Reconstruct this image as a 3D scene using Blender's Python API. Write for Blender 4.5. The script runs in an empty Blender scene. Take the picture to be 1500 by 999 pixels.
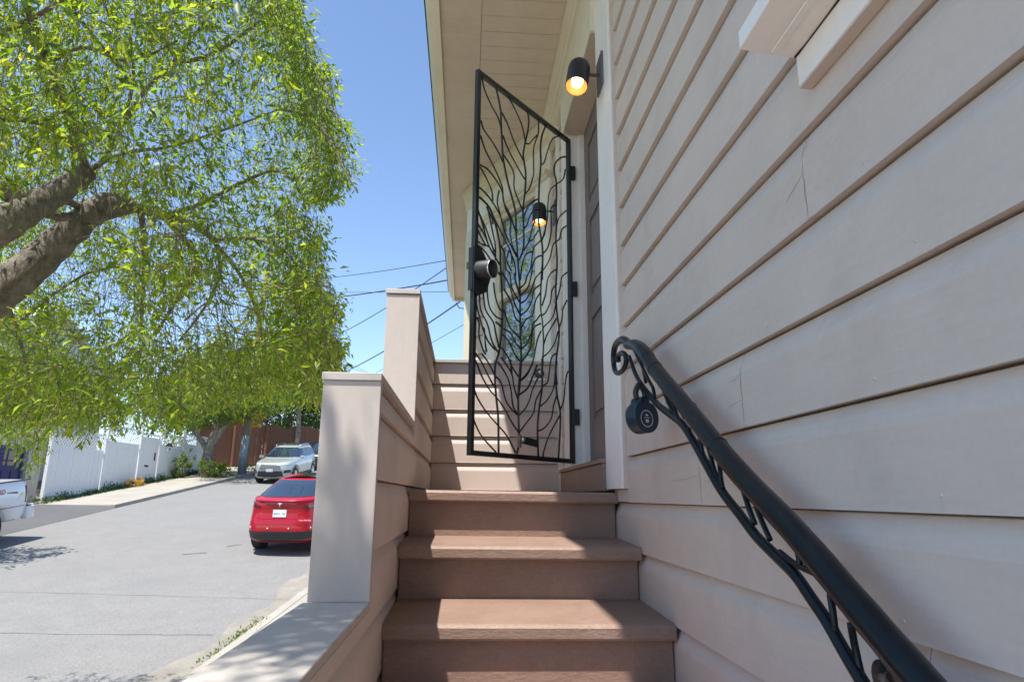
import bpy, bmesh, math, random
import numpy as np
from mathutils import Vector, Matrix
rnd = random.Random(7)
nr = np.random.default_rng(11)
S = bpy.context.scene
COL = S.collection

# ------------------------------------------------------------------ camera
PITCH, YAW, ROLL, FPX = math.radians(13.43), math.radians(3.9), math.radians(-0.42), 955.0
def cam_axes():
    f = np.array([math.sin(YAW)*math.cos(PITCH), math.cos(YAW)*math.cos(PITCH), math.sin(PITCH)])
    r = np.array([math.cos(YAW), -math.sin(YAW), 0.0]); d = np.cross(f, r)
    return np.array([math.cos(ROLL)*r+math.sin(ROLL)*d, -math.sin(ROLL)*r+math.cos(ROLL)*d, f])
CR = cam_axes()
cd = bpy.data.cameras.new('camera'); cam = bpy.data.objects.new('camera', cd); COL.objects.link(cam)
cd.sensor_width = 36; cd.lens = 36*FPX/1500; cd.clip_start = .02; cd.clip_end = 2000
M = Matrix.Identity(4)
for i in range(3):
    M[i][0] = CR[0][i]; M[i][1] = -CR[1][i]; M[i][2] = -CR[2][i]
cam.matrix_world = M
S.camera = cam
def ray(u, v): return np.array([u-750, v-499.5, FPX]) @ CR / FPX
def at_depth(u, v, D): return ray(u, v)*D
def on_x(u, v, x): d = ray(u, v); return d*x/d[0]
def proj(P):
    q = np.asarray(P) @ CR.T
    return q[..., 0]/q[..., 2]*FPX+750, q[..., 1]/q[..., 2]*FPX+499.5, q[..., 2]

# ------------------------------------------------------------------ light
SUN = Vector((-.23, -.32, 1)).normalized()
w = bpy.data.worlds.new('World'); S.world = w; w.use_nodes = True
nt = w.node_tree; bg = nt.nodes['Background']
sky = nt.nodes.new('ShaderNodeTexSky'); sky.sky_type = 'NISHITA'; sky.sun_disc = False
sky.sun_elevation = math.asin(SUN.z); sky.sun_rotation = math.atan2(SUN.x, SUN.y)
sky.air_density = .92; sky.dust_density = .1; sky.ozone_density = 2.1; sky.altitude = 50
nt.links.new(sky.outputs[0], bg.inputs[0]); bg.inputs[1].default_value = .14
sl = bpy.data.lights.new('sun', 'SUN'); sl.energy = 4.2; sl.angle = math.radians(.53); sl.color = (1, .95, .87)
so = bpy.data.objects.new('sun', sl); COL.objects.link(so)
so.rotation_euler = SUN.to_track_quat('Z', 'Y').to_euler(); so.location = (-5, -5, 20)
S.view_settings.view_transform = 'Standard'; S.view_settings.look = 'None'
S.view_settings.exposure = .95; S.view_settings.gamma = 1
S.render.engine = 'CYCLES'
S.cycles.max_bounces = 8; S.cycles.diffuse_bounces = 6; S.cycles.glossy_bounces = 4
S.cycles.transmission_bounces = 6; S.cycles.transparent_max_bounces = 8
S.cycles.caustics_reflective = False; S.cycles.caustics_refractive = False

# ------------------------------------------------------------------ materials
def mat(name, col, rough=.6, metal=0., grain=None, bump=.0, var=.08, spec=.5, blot=3., coat=0., emit=None, trans=None, dirt=None, fine=None):
    """grain: xyz noise scale for directional fine grain; var: tonal variation; dirt: (colour, amount, scale)."""
    m = bpy.data.materials.new(name); m.use_nodes = True
    t = m.node_tree; N = t.nodes; L = t.links; p = N['Principled BSDF']
    p.inputs['Roughness'].default_value = rough; p.inputs['Metallic'].default_value = metal
    p.inputs['Specular IOR Level'].default_value = spec
    if coat: p.inputs['Coat Weight'].default_value = coat; p.inputs['Coat Roughness'].default_value = .05
    tc = N.new('ShaderNodeTexCoord')
    def noise(scale, det=4, rgh=.6, vec=None):
        n = N.new('ShaderNodeTexNoise'); n.inputs['Scale'].default_value = scale; n.inputs['Detail'].default_value = det
        n.inputs['Roughness'].default_value = rgh; L.new(vec or tc.outputs['Object'], n.inputs['Vector']); return n
    def ramp(src, a, b):
        r = N.new('ShaderNodeMapRange'); L.new(src, r.inputs[0]); r.inputs[1].default_value = a; r.inputs[2].default_value = b; return r.outputs[0]
    n1 = noise(blot, 5)
    mix = N.new('ShaderNodeMix'); mix.data_type = 'RGBA'
    c = Vector(col)
    mix.inputs[6].default_value = (*[max(0, x*(1-var)) for x in c], 1); mix.inputs[7].default_value = (*[min(1, x*(1+var)) for x in c], 1)
    L.new(ramp(n1.outputs[0], .3, .7), mix.inputs[0]); out = mix.outputs[2]
    if grain:
        mp = N.new('ShaderNodeMapping'); mp.inputs['Scale'].default_value = grain; L.new(tc.outputs['Object'], mp.inputs[0])
        g = noise(1, 5, .65, mp.outputs[0])
        m2 = N.new('ShaderNodeMix'); m2.data_type = 'RGBA'; m2.blend_type = 'MULTIPLY'; m2.inputs[0].default_value = 1
        mr = N.new('ShaderNodeMapRange'); L.new(g.outputs[0], mr.inputs[0]); mr.inputs[1].default_value = .25; mr.inputs[2].default_value = .75
        mr.inputs[3].default_value = 1-var; mr.inputs[4].default_value = 1+var*.6
        cmb = N.new('ShaderNodeCombineColor'); [L.new(mr.outputs[0], cmb.inputs[i]) for i in range(3)]
        L.new(out, m2.inputs[6]); L.new(cmb.outputs[0], m2.inputs[7]); out = m2.outputs[2]
        hsrc = g.outputs[0]
    else: hsrc = None
    if fine:
        nf = noise(fine[0], 3, .7)
        m4 = N.new('ShaderNodeMix'); m4.data_type = 'RGBA'; m4.blend_type = 'MULTIPLY'; m4.inputs[0].default_value = 1
        mr = N.new('ShaderNodeMapRange'); L.new(nf.outputs[0], mr.inputs[0]); mr.inputs[1].default_value = .3; mr.inputs[2].default_value = .7
        mr.inputs[3].default_value = 1-fine[1]; mr.inputs[4].default_value = 1+fine[1]
        cmb = N.new('ShaderNodeCombineColor'); [L.new(mr.outputs[0], cmb.inputs[i]) for i in range(3)]
        L.new(out, m4.inputs[6]); L.new(cmb.outputs[0], m4.inputs[7]); out = m4.outputs[2]
        if hsrc is None: hsrc = nf.outputs[0]
    if dirt:
        nd = noise(dirt[2], 6, .7); m3 = N.new('ShaderNodeMix'); m3.data_type = 'RGBA'
        mr = N.new('ShaderNodeMapRange'); L.new(nd.outputs[0], mr.inputs[0]); mr.inputs[1].default_value = .52; mr.inputs[2].default_value = .72; mr.inputs[4].default_value = dirt[1]
        L.new(mr.outputs[0], m3.inputs[0]); L.new(out, m3.inputs[6]); m3.inputs[7].default_value = (*dirt[0], 1); out = m3.outputs[2]
    L.new(out, p.inputs['Base Color'])
    if bump:
        b = N.new('ShaderNodeBump'); b.inputs['Strength'].default_value = bump; b.inputs['Distance'].default_value = .004
        L.new(hsrc if hsrc else noise(60, 4).outputs[0], b.inputs['Height']); L.new(b.outputs[0], p.inputs['Normal'])
    if emit:
        p.inputs['Emission Color'].default_value = (*emit[0], 1); p.inputs['Emission Strength'].default_value = emit[1]
    return m
MT = {}
MT['siding'] = mat('siding_paint', (.635, .553, .488), .62, grain=(90, 7, 130), bump=.10, var=.05, blot=2.2, dirt=((.30, .25, .21), .22, 3.0), fine=(70, .03))
MT['stoop'] = mat('stoop_siding_paint', (.63, .54, .485), .62, grain=(40, 12, 160), bump=.10, var=.05, blot=2.2, dirt=((.30, .25, .21), .2, 3.0), fine=(70, .03))
MT['post'] = mat('post_paint', (.52, .455, .41), .6, grain=(40, 40, 14), bump=.08, var=.05, dirt=((.33, .28, .24), .2, 4.0), fine=(70, .025))
MT['cap'] = mat('cap_paint', (.50, .46, .42), .6, grain=(30, 6, 30), bump=.10, var=.06, dirt=((.36, .32, .28), .25, 5.0), fine=(80, .03))
MT['brown'] = mat('brown_deck_paint', (.268, .177, .137), .55, grain=(34, 64, 84), bump=.6, var=.12, blot=5, dirt=((.33, .24, .20), .35, 9.0), fine=(110, .10))
MT['white'] = mat('white_trim_paint', (.88, .86, .83), .5, grain=(60, 60, 8), bump=.05, var=.04, dirt=((.52, .48, .42), .25, 6.0))
MT['cream'] = mat('cream_trim_paint', (.76, .71, .58), .5, grain=(8, 8, 50), bump=.05, var=.05, dirt=((.50, .44, .34), .25, 5.0))
MT['soffit'] = mat('soffit_paint', (.62, .525, .42), .6, grain=(6, 40, 40), bump=.08, var=.06, dirt=((.36, .29, .23), .25, 4.0))
MT['iron'] = mat('black_iron', (.009, .011, .014), .38, grain=(60, 60, 60), bump=.15, var=.3, spec=.6, dirt=((.05, .045, .04), .35, 30.0))
MT['rail'] = mat('black_rail_paint', (.004, .009, .016), .30, grain=(50, 50, 50), bump=.10, var=.25, spec=.3, dirt=((.035, .03, .026), .3, 26.0))
MT['navy'] = mat('navy_plastic', (.012, .030, .055), .4, var=.1, spec=.5)
MT['lampshade'] = mat('black_lamp_paint', (.016, .019, .028), .42, var=.15, spec=.5)
MT['gold'] = mat('lamp_lining', (.55, .30, .10), .5, metal=.3, var=.05)
MT['bulb'] = mat('lit_bulb', (1, .8, .5), .3, var=0, emit=((1, .72, .36), 3.6))
MT['plate'] = mat('weathered_plate', (.14, .13, .115), .7, grain=(40, 40, 40), bump=.3, var=.3)
MT['door'] = mat('taupe_door_paint', (.215, .175, .165), .5, grain=(60, 60, 8), bump=.06, var=.06)
MT['chrome'] = mat('bright_metal', (.7, .7, .72), .25, metal=1., var=.05)
MT['brass'] = mat('dark_brass', (.10, .075, .05), .4, metal=.6, var=.2)
MT['crack'] = mat('dark_gap', (.035, .028, .024), .9, var=.2)
MT['glass'] = mat('window_glass', (.03, .045, .05), .03, var=.05, spec=1.0)
MT['glass'].node_tree.nodes['Principled BSDF'].inputs['IOR'].default_value = 2.6
MT['asphalt'] = mat('asphalt', (.205, .20, .19), .9, var=.07, blot=2.2, fine=(34, .24), bump=.5, dirt=((.165, .162, .158), .55, .55))
MT['asphalt2'] = mat('dark_asphalt', (.10, .10, .10), .9, var=.12, blot=.5, fine=(30, .2), bump=.5)
MT['concrete'] = mat('concrete', (.33, .305, .26), .88, var=.10, blot=1.2, fine=(40, .10), bump=.4, dirt=((.28, .24, .19), .5, .8))
MT['gutterdirt'] = mat('sandy_gutter', (.25, .228, .19), .95, var=.2, blot=1.5, fine=(30, .15), bump=.4, dirt=((.21, .20, .185), .9, 1.6))
MT['earth'] = mat('earth', (.19, .16, .11), .95, var=.25, blot=.3, fine=(8, .2), bump=.5)
MT['bark'] = mat('bark', (.23, .195, .155), .95, grain=(26, 26, 9), bump=1.0, var=.45, blot=9, dirt=((.36, .33, .28), .5, 12.0))
MT['bark'].node_tree.nodes['Bump'].inputs['Distance'].default_value = .03
MT['twig'] = mat('twig_bark', (.16, .12, .085), .9, var=.3, blot=20)
MT['fencewhite'] = mat('white_fence_paint', (.74, .73, .72), .6, grain=(30, 30, 4), bump=.1, var=.06, dirt=((.55, .52, .47), .3, 3.0))
MT['redwood'] = mat('redwood_stain', (.175, .07, .038), .7, grain=(40, 40, 4), bump=.3, var=.25, blot=4)
MT['greywood'] = mat('grey_weathered_wood', (.16, .13, .115), .85, grain=(40, 40, 4), bump=.3, var=.25)
MT['bluedoor'] = mat('blue_garage_paint', (.018, .030, .14), .45, var=.1)
MT['frosted'] = mat('tan_pane', (.30, .25, .19), .35, var=.12, blot=2)
MT['pole'] = mat('pole_wood', (.21, .175, .14), .9, grain=(40, 40, 3), bump=.6, var=.35)
MT['steelgrey'] = mat('galvanised_sheath', (.22, .245, .265), .6, metal=.1, var=.2)
MT['rubber'] = mat('rubber', (.02, .02, .021), .8, var=.2)
MT['wire'] = mat('wire_black', (.015, .017, .022), .6, var=.1)
MT['redpaint'] = mat('red_car_paint', (.36, .003, .014), .3, var=.03, coat=.6, spec=.3)
MT['silverpaint'] = mat('silver_green_car_paint', (.40, .43, .41), .3, metal=.25, var=.03, coat=1.)
MT['whitepaint'] = mat('white_car_paint', (.72, .73, .74), .3, var=.03, coat=1.)
MT['darkpaint'] = mat('dark_car_paint', (.03, .035, .04), .3, var=.03, coat=1.)
MT['blacktrim'] = mat('black_plastic_trim', (.025, .026, .028), .55, var=.15)
MT['carglass'] = mat('car_glass', (.012, .020, .03), .03, var=.05, spec=1.0)
MT['carglass'].node_tree.nodes['Principled BSDF'].inputs['IOR'].default_value = 1.9
MT['taillight'] = mat('tail_lens', (.35, .01, .012), .15, var=.1, coat=1.)
MT['smoked'] = mat('smoked_lens', (.05, .03, .03), .12, var=.1, coat=1.)
MT['headlight'] = mat('head_lens', (.55, .57, .6), .08, var=.05, coat=1.)
MT['platewhite'] = mat('plate_white', (.72, .73, .75), .5, var=.04)
MT['inkblue'] = mat('ink_blue', (.05, .08, .28), .6, var=.05)
MT['inkred'] = mat('ink_red', (.45, .04, .04), .6, var=.05)
MT['inkwhite'] = mat('ink_white', (.75, .77, .8), .5, var=.03)
MT['roofing'] = mat('roof_shingle', (.12, .11, .10), .9, var=.2, fine=(20, .2))
MT['housewhite'] = mat('pale_house_paint', (.62, .63, .64), .7, grain=(1, 1, 40), var=.05)
MT['brick'] = mat('pink_stucco', (.42, .27, .21), .85, var=.1)

def leafmat(name, cols, transl=.5, gloss=.35):
    m = bpy.data.materials.new(name); m.use_nodes = True
    t = m.node_tree; N = t.nodes; L = t.links; p = N['Principled BSDF']; o = N['Material Output']
    at = N.new('ShaderNodeAttribute'); at.attribute_name = 'tint'
    r = N.new('ShaderNodeValToRGB'); r.color_ramp.elements[0].color = (*cols[0], 1); r.color_ramp.elements[1].color = (*cols[-1], 1)
    for i, c in enumerate(cols[1:-1]):
        e = r.color_ramp.elements.new((i+1)/(len(cols)-1)); e.color = (*c, 1)
    L.new(at.outputs['Fac'], r.inputs[0]); L.new(r.outputs[0], p.inputs['Base Color'])
    p.inputs['Roughness'].default_value = gloss; p.inputs['Specular IOR Level'].default_value = .5
    tr = N.new('ShaderNodeBsdfTranslucent'); mx = N.new('ShaderNodeMix'); mx.data_type = 'RGBA'; mx.blend_type = 'MULTIPLY'; mx.inputs[0].default_value = 1
    L.new(r.outputs[0], mx.inputs[6]); mx.inputs[7].default_value = (3.6, 3.2, 1.0, 1); L.new(mx.outputs[2], tr.inputs[0])
    ms = N.new('ShaderNodeMixShader'); ms.inputs[0].default_value = transl
    L.new(p.outputs[0], ms.inputs[1]); L.new(tr.outputs[0], ms.inputs[2]); L.new(ms.outputs[0], o.inputs[0])
    return m
MT['leaf'] = leafmat('weeping_leaf', [(.045, .085, .018), (.095, .155, .028), (.155, .215, .034), (.27, .28, .045)], .58, .45)
MT['leafdark'] = leafmat('dark_leaf', [(.025, .055, .018), (.04, .08, .022), (.06, .10, .03)], .3)
MT['leafmid'] = leafmat('street_leaf', [(.055, .10, .025), (.085, .14, .03), (.14, .18, .035)], .45)
MT['leafyellow'] = leafmat('yellow_bloom', [(.24, .20, .02), (.36, .28, .03), (.22, .24, .04)], .35)
MT['leaforange'] = leafmat('orange_bloom', [(.34, .12, .03), (.42, .30, .05), (.20, .22, .05)], .3)

# ------------------------------------------------------------------ helpers
ORG = {}
def tag(o, label=None, cat=None, group=None, kind=None):
    if label: o['label'] = label
    if cat: o['category'] = cat
    if group: o['group'] = group
    if kind: o['kind'] = kind
    return o
def thing(name, label, cat, loc=(0, 0, 0), group=None, local=False, rot=None):
    o = bpy.data.objects.new(name, None); COL.objects.link(o); o.empty_display_size = .1
    o.location = loc; ORG[o] = Vector((0, 0, 0)) if local else Vector(loc)
    if rot: o.rotation_euler = rot
    return tag(o, label, cat, group)
class MB:
    def __init__(s): s.v = []; s.f = []; s.sm = []
    def add(s, vs, fs, smooth=False):
        b = len(s.v); s.v += [tuple(map(float, v)) for v in vs]; s.f += [tuple(i+b for i in f) for f in fs]; s.sm += [smooth]*len(fs); return s
    def box(s, x0, x1, y0, y1, z0, z1):
        return s.add([(x0,y0,z0),(x1,y0,z0),(x1,y1,z0),(x0,y1,z0),(x0,y0,z1),(x1,y0,z1),(x1,y1,z1),(x0,y1,z1)],
                     [(0,3,2,1),(4,5,6,7),(0,1,5,4),(1,2,6,5),(2,3,7,6),(3,0,4,7)])
    def obox(s, c, X, Y, Z):
        c, X, Y, Z = map(Vector, (c, X, Y, Z))
        vs = [c+sx*X+sy*Y+sz*Z for sz in (-1,1) for sx, sy in ((-1,-1),(1,-1),(1,1),(-1,1))]
        return s.add(vs, [(0,3,2,1),(4,5,6,7),(0,1,5,4),(1,2,6,5),(2,3,7,6),(3,0,4,7)])
    def prism(s, poly, axis, a, b):
        """poly: 2D ring (ccw), extruded along axis 'x','y','z' from a to b."""
        n = len(poly)
        def P(p, t): return {'x': (t, p[0], p[1]), 'y': (p[0], t, p[1]), 'z': (p[0], p[1], t)}[axis]
        return s.add([P(p, a) for p in poly]+[P(p, b) for p in poly],
                     [tuple(range(n))[::-1], tuple(range(n, 2*n))]+[(i, (i+1) % n, n+(i+1) % n, n+i) for i in range(n)])
    def tube(s, pts, rad, n=8, cap=True, smooth=True):
        pts = [Vector(p) for p in pts]; m = len(pts)
        if not hasattr(rad, '__len__'): rad = [rad]*m
        vs = []; up = None
        for i, p in enumerate(pts):
            t = (pts[min(i+1, m-1)]-pts[max(i-1, 0)]).normalized()
            if up is None: up = t.orthogonal().normalized()
            up = (up-t*up.dot(t)).normalized() if (up-t*up.dot(t)).length > 1e-6 else t.orthogonal().normalized()
            bi = t.cross(up)
            for k in range(n):
                a = 2*math.pi*k/n; vs.append(p+rad[i]*(math.cos(a)*up+math.sin(a)*bi))
        fs = [(i*n+k, i*n+(k+1) % n, (i+1)*n+(k+1) % n, (i+1)*n+k) for i in range(m-1) for k in range(n)]
        if cap: fs += [tuple(range(n))[::-1], tuple(range((m-1)*n, m*n))]
        return s.add(vs, fs, smooth)
    def lathe(s, prof, c, ax, n=24, smooth=True):
        """prof: (r, h) pairs along axis ax from c."""
        c = Vector(c); ax = Vector(ax).normalized(); u = ax.orthogonal().normalized(); w_ = ax.cross(u); m = len(prof)
        vs = [c+ax*h+max(r, 1e-5)*(math.cos(2*math.pi*k/n)*u+math.sin(2*math.pi*k/n)*w_) for r, h in prof for k in range(n)]
        return s.add(vs, [(i*n+k, i*n+(k+1) % n, (i+1)*n+(k+1) % n, (i+1)*n+k) for i in range(m-1) for k in range(n)], smooth)
    def grid(s, P, smooth=True, flip=False):
        r, c = len(P), len(P[0])
        fs = [(i*c+j, i*c+j+1, (i+1)*c+j+1, (i+1)*c+j) for i in range(r-1) for j in range(c-1)]
        if flip: fs = [f[::-1] for f in fs]
        return s.add([p for row in P for p in row], fs, smooth)
    def mesh(s, name, off=Vector((0, 0, 0))):
        me = bpy.data.meshes.new(name); me.from_pydata([tuple(Vector(v)-off) for v in s.v], [], s.f)
        me.polygons.foreach_set('use_smooth', s.sm); me.update(); return me
def obj(name, mb, m, parent=None, bevel=0., label=None, kind=None, auto=False):
    off = ORG.get(parent, Vector((0, 0, 0))) if parent else Vector((0, 0, 0))
    me = mb.mesh(name, off) if isinstance(mb, MB) else mb
    o = bpy.data.objects.new(name, me); COL.objects.link(o)
    if m is not None and not me.materials: me.materials.append(MT[m])
    if parent: o.parent = parent; ORG[o] = off
    if bevel:
        b = o.modifiers.new('bevel', 'BEVEL'); b.width = bevel; b.segments = 2; b.limit_method = 'ANGLE'; b.angle_limit = .6
    if label: o['label'] = label
    if kind: o['kind'] = kind
    return o
def dup(o, parent, loc=(0, 0, 0), rot=None):
    c = o.copy(); COL.objects.link(c); c.parent = parent; c.location = loc
    if rot: c.rotation_euler = rot
    return c
def smooth_line(P, n=6):
    """Catmull-Rom through points."""
    P = [Vector(p) for p in P]
    if len(P) < 3:
        return P
    out = []
    for i in range(len(P)-1):
        a, b, c, d = P[max(i-1, 0)], P[i], P[i+1], P[min(i+2, len(P)-1)]
        for k in range(n):
            t = k/n
            out.append(.5*((2*b)+(c-a)*t+(2*a-5*b+4*c-d)*t*t+(3*b-a-3*c+d)*t*t*t))
    out.append(P[-1]); return out
def text_mesh(txt, size, depth=.001):
    cu = bpy.data.curves.new('txt', 'FONT'); cu.body = txt; cu.size = size; cu.extrude = depth; cu.align_x = 'CENTER'; cu.align_y = 'CENTER'; cu.resolution_u = 2
    o = bpy.data.objects.new('txt', cu); COL.objects.link(o); dg = bpy.context.evaluated_depsgraph_get()
    me = bpy.data.meshes.new_from_object(o.evaluated_get(dg)); bpy.data.objects.remove(o); bpy.data.curves.remove(cu); return me
def text_obj(name, txt, size, m, parent, loc, xdir, ydir, depth=.001):
    me = text_mesh(txt, size, depth); me.materials.clear(); me.materials.append(MT[m])
    o = bpy.data.objects.new(name, me); COL.objects.link(o); o.parent = parent
    x = Vector(xdir).normalized(); y = Vector(ydir); y = (y-x*y.dot(x)).normalized(); z = x.cross(y)
    mm = Matrix((x, y, z)).transposed().to_4x4(); mm.translation = Vector(loc)-(ORG[parent] if parent else Vector()); o.matrix_local = mm
    return o

# ------------------------------------------------------------------ ground, road, kerbs
def zg(y):
    if y < 48: return -3.637+.1238*max(y, -60)
    return -3.637+.1238*48+.06*min(y-48, 120)
def xr(y): return -4.75+.115*y if y < 40 else -4.75+.115*40+.10*(y-40)
def xl(y): return -14.2+.061*y
ys = [-60, -40, -25, -15, -8, -4, 0, 4, 8, 12, 16, 20, 24, 28, 32, 36, 40, 44, 48, 55, 65, 80, 110, 150]
def strip(fl, fr, dz, y0=-60, y1=150, n=1, thick=0.):
    Y = [y for y in ys if y0 < y < y1]; Y = [y0]+Y+[y1]
    mb = MB(); P = []
    for y in Y: P.append([(fl(y)+(fr(y)-fl(y))*k/n, y, zg(y)+dz) for k in range(n+1)])
    mb.grid(P, smooth=False)
    if thick or dz > .08:
        mb.add([(fl(y0), y0, zg(y0)+dz), (fr(y0), y0, zg(y0)+dz), (fr(y0), y0, zg(y0)+dz-.3), (fl(y0), y0, zg(y0)+dz-.3)], [(0, 1, 2, 3)])
    if thick:
        for row_ in (0, -1):
            Q = [[P[i][row_], (P[i][row_][0], P[i][row_][1], P[i][row_][2]-thick)] for i in range(len(Y))]
            mb.grid(Q, smooth=False, flip=(row_ == 0))
    return mb
g = MB(); GX = [-600, -200, -80, -40, -20, -10, 0, 10, 40, 80, 200, 600]; GY = [-500, -200, -100]+ys+[250, 400, 700]
g.grid([[(x, y, zg(y)-.12-(0 if abs(x) < 60 else 0)) for x in GX] for y in GY], smooth=False)
tag(obj('ground', g, 'earth'), kind='structure')
tag(obj('road', strip(lambda y: xl(y)+.02, lambda y: xr(y)-.02, 0, n=4), 'asphalt'), kind='structure')
gm = MB(); gm.grid([[(xr(y)-.50-.13*math.sin(y*.9)-.10*math.sin(y*2.7)-rnd.uniform(0, .10), y, zg(y)+.004), (xr(y)-.01, y, zg(y)+.004)] for y in np.arange(-4, 40, .22)], smooth=False)
tag(obj('gutter', gm, 'gutterdirt'), kind='structure')
tag(obj('near_kerb', strip(lambda y: xr(y), lambda y: xr(y)+.16, .10, thick=.3), 'concrete'), kind='structure')
tag(obj('near_pavement', strip(lambda y: xr(y)+.16, lambda y: xr(y)+4.2, .09, n=2), 'concrete'), kind='structure')
tag(obj('far_kerb', strip(lambda y: xl(y)-.16, lambda y: xl(y), .12, y0=25.3, thick=.3), 'concrete'), kind='structure')
tag(obj('far_pavement', strip(lambda y: xl(y)-3.2, lambda y: xl(y)-.16, .11, y0=25.3, n=2), 'concrete'), kind='structure')
dw = MB(); dw.grid([[(xl(y)-3.6, y, zg(y)+.14), (xl(y)-1.2, y, zg(y)+.11), (xl(y)+.03, y, zg(y)+.006)] for y in (-30, -10, 5, 15, 20, 25.29)], smooth=False)
tag(obj('driveway', dw, 'asphalt2'), kind='structure')
# cracks and tar seams in the road surface
def road_line(name, pts, wid, m, dz=.006):
    mb = MB(); P = []
    for i, (x, y) in enumerate(pts):
        a = pts[max(i-1, 0)]; b = pts[min(i+1, len(pts)-1)]; d = Vector((b[0]-a[0], b[1]-a[1])).normalized(); n_ = Vector((-d.y, d.x))*wid*(.6+.8*rnd.random())
        P.append([(x+n_.x, y+n_.y, zg(y+n_.y)+dz), (x-n_.x, y-n_.y, zg(y-n_.y)+dz)])
    mb.grid(P, smooth=False, flip=True); return tag(obj(name, mb, m), kind='structure')
MT['seam'] = mat('tar_seam', (.13, .128, .125), .85, var=.2)
def wob(a, b, n, am): return [(a[0]+(b[0]-a[0])*i/n+rnd.uniform(-am, am), a[1]+(b[1]-a[1])*i/n+rnd.uniform(-am, am)) for i in range(n+1)]
road_line('road_seam', wob((-12.5, 12.0), (-4.0, 11.6), 24, .03), .006, 'seam')
road_line('road_seam', wob((-12.5, 14.6), (-3.2, 13.6), 24, .03), .005, 'seam')
road_line('road_seam', wob((-7.9, 9.2), (-7.3, 10.6), 6, .03), .05, 'seam')
road_line('road_seam', wob((-7.0, 17.6), (-6.5, 17.8), 4, .03), .05, 'seam')
road_line('road_seam', wob((-6.3, 18.6), (-6.0, 18.8), 4, .03), .05, 'seam')
for y in range(-8, 60, 2):      # expansion joints of the near pavement
    pass

# ------------------------------------------------------------------ house
XW, XI = .6096, -.2212          # siding face of the house wall / of the stoop wall
EXP = .170
H = 2.90                        # soffit level
house = thing('house', 'taupe clapboard house with white trim and deep eave beside the steps', 'house', (.61, 3.2, 0))
def siding_profile(z0, z1, out=.0, dep=.020):
    """(depth-out-of-face, z) ring for drop siding: butt edge at z0, cove at top."""
    h = z1-z0
    return [(-dep, z0+.0015), (out, z0), (out-.0006, z0+.006), (out, z0+h-.050), (out-.004, z0+h-.036), (out-.0115, z0+h-.020), (out-.0165, z0+h-.004), (-.020, z1-.0025), (-dep-.014, z1-.0025), (-dep-.014, z0+.0015)]
def board_x(face, sgn, z0, z1, y0, y1):
    """siding board whose face looks to sgn*x, running along y."""
    P = [(face+sgn*d, z) for d, z in siding_profile(z0, z1)]
    n = len(P); mb = MB()
    mb.add([(x, y0, z) for x, z in P]+[(x, y1, z) for x, z in P],
           [tuple(range(n)) if sgn < 0 else tuple(range(n))[::-1], tuple(range(n, 2*n))[::-1] if sgn < 0 else tuple(range(n, 2*n))] +
           [((i+1) % n, i, n+i, n+(i+1) % n) if sgn < 0 else (i, (i+1) % n, n+(i+1) % n, n+i) for i in range(n)])
    return mb
def board_y(face, z0, z1, x0, x1):
    P = [(face-d, z) for d, z in siding_profile(z0, z1)]
    n = len(P); mb = MB()
    mb.add([(x0, y, z) for y, z in P]+[(x1, y, z) for y, z in P],
           [tuple(range(n))[::-1], tuple(range(n, 2*n))]+[(i, (i+1) % n, n+(i+1) % n, n+i) for i in range(n)])
    return mb
WZ = [-.017+EXP*k for k in range(-14, 17)]
joints = {3: 1.06, 1: 1.402, 0: 1.698, 6: -.3, -2: .9, 8: 1.9}
for k in range(-14, 17):
    z0 = -.017+EXP*k; ye = 2.472; ystart = -7.
    cuts = [ystart]+([joints[k]] if k in joints else [])+[ye]
    for a, b in zip(cuts[:-1], cuts[1:]):
        if b == ye and z0 < -.1: b = 2.70
        obj('siding_board', board_x(XW, -1, z0, z0+EXP, a+(.0009 if a > ystart else 0), b-(.0009 if b < ye else 0)), 'siding', house)
nh = MB()
for k in range(-3, 15):
    for y in np.arange(-.4, 2.45, .406):
        nh.lathe([(0, .0012), (.0022, .001), (.0034, -.001)], (XW, y+rnd.uniform(-.03, .03)+.1*(k % 2), -.017+EXP*k+.022+rnd.uniform(-.003, .003)), (-1, 0, 0), 8)
obj('nail_heads', nh, 'siding', house, kind='stuff')
# hairline splits round the board joints (dark gaps in the paint)
def crack(pts, r=.0008):
    mb = MB(); P = [Vector((XW-.0002, y, z)) for y, z in pts]; r = r*.42
    mb.tube(P, [r*(1-.75*abs(2*i/(len(P)-1)-1)) for i in range(len(P))], 4); return obj('paint_crack', mb, 'crack', house)
CRK = .55
def jag(y, z0, z1, n=9, am=.004): return [(y+rnd.uniform(-am, am), z0+(z1-z0)*i/n) for i in range(n+1)]
crack(jag(1.062, .50, .60)); crack([(1.062, .585), (1.09, .575), (1.12, .565), (1.135, .556)]); crack([(1.062, .615), (1.05, .63), (1.035, .628)])
crack(jag(1.402, .165, .29)); crack([(1.402, .27), (1.44, .262), (1.47, .266)], .001); crack([(1.402, .215), (1.45, .21), (1.48, .206)], .0007)
crack(jag(1.698, -.012, .10)); crack([(1.70, .06), (1.78, .052), (1.9, .05), (1.98, .046)], .0008); crack([(1.695, .05), (1.64, .04), (1.6, .046)], .0006)
# wall core behind the siding
core = MB()
core.box(XW+.036, 9, -7, 2.74, -4.2, H-.02); core.box(.77, 9, 2.74, 3.72, -4.2, H-.02)
core.box(XW+.036, .769, 2.74, 3.72, 2.262, H-.02); core.box(XW+.036, .769, 2.74, 3.72, -4.2, .0)
core.prism([(XW+.026, 3.72), (9, 3.72), (9, 9.1), (.0, 9.1), (.0, 5.93), (XW+.012, 4.70)], 'z', -4.2, H-.02)
obj('wall_core', core, 'siding', house)
obj('siding_board', MB().box(XW, XW+.02, 2.4722, 2.70, -.0155, .031), 'siding', house)
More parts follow.
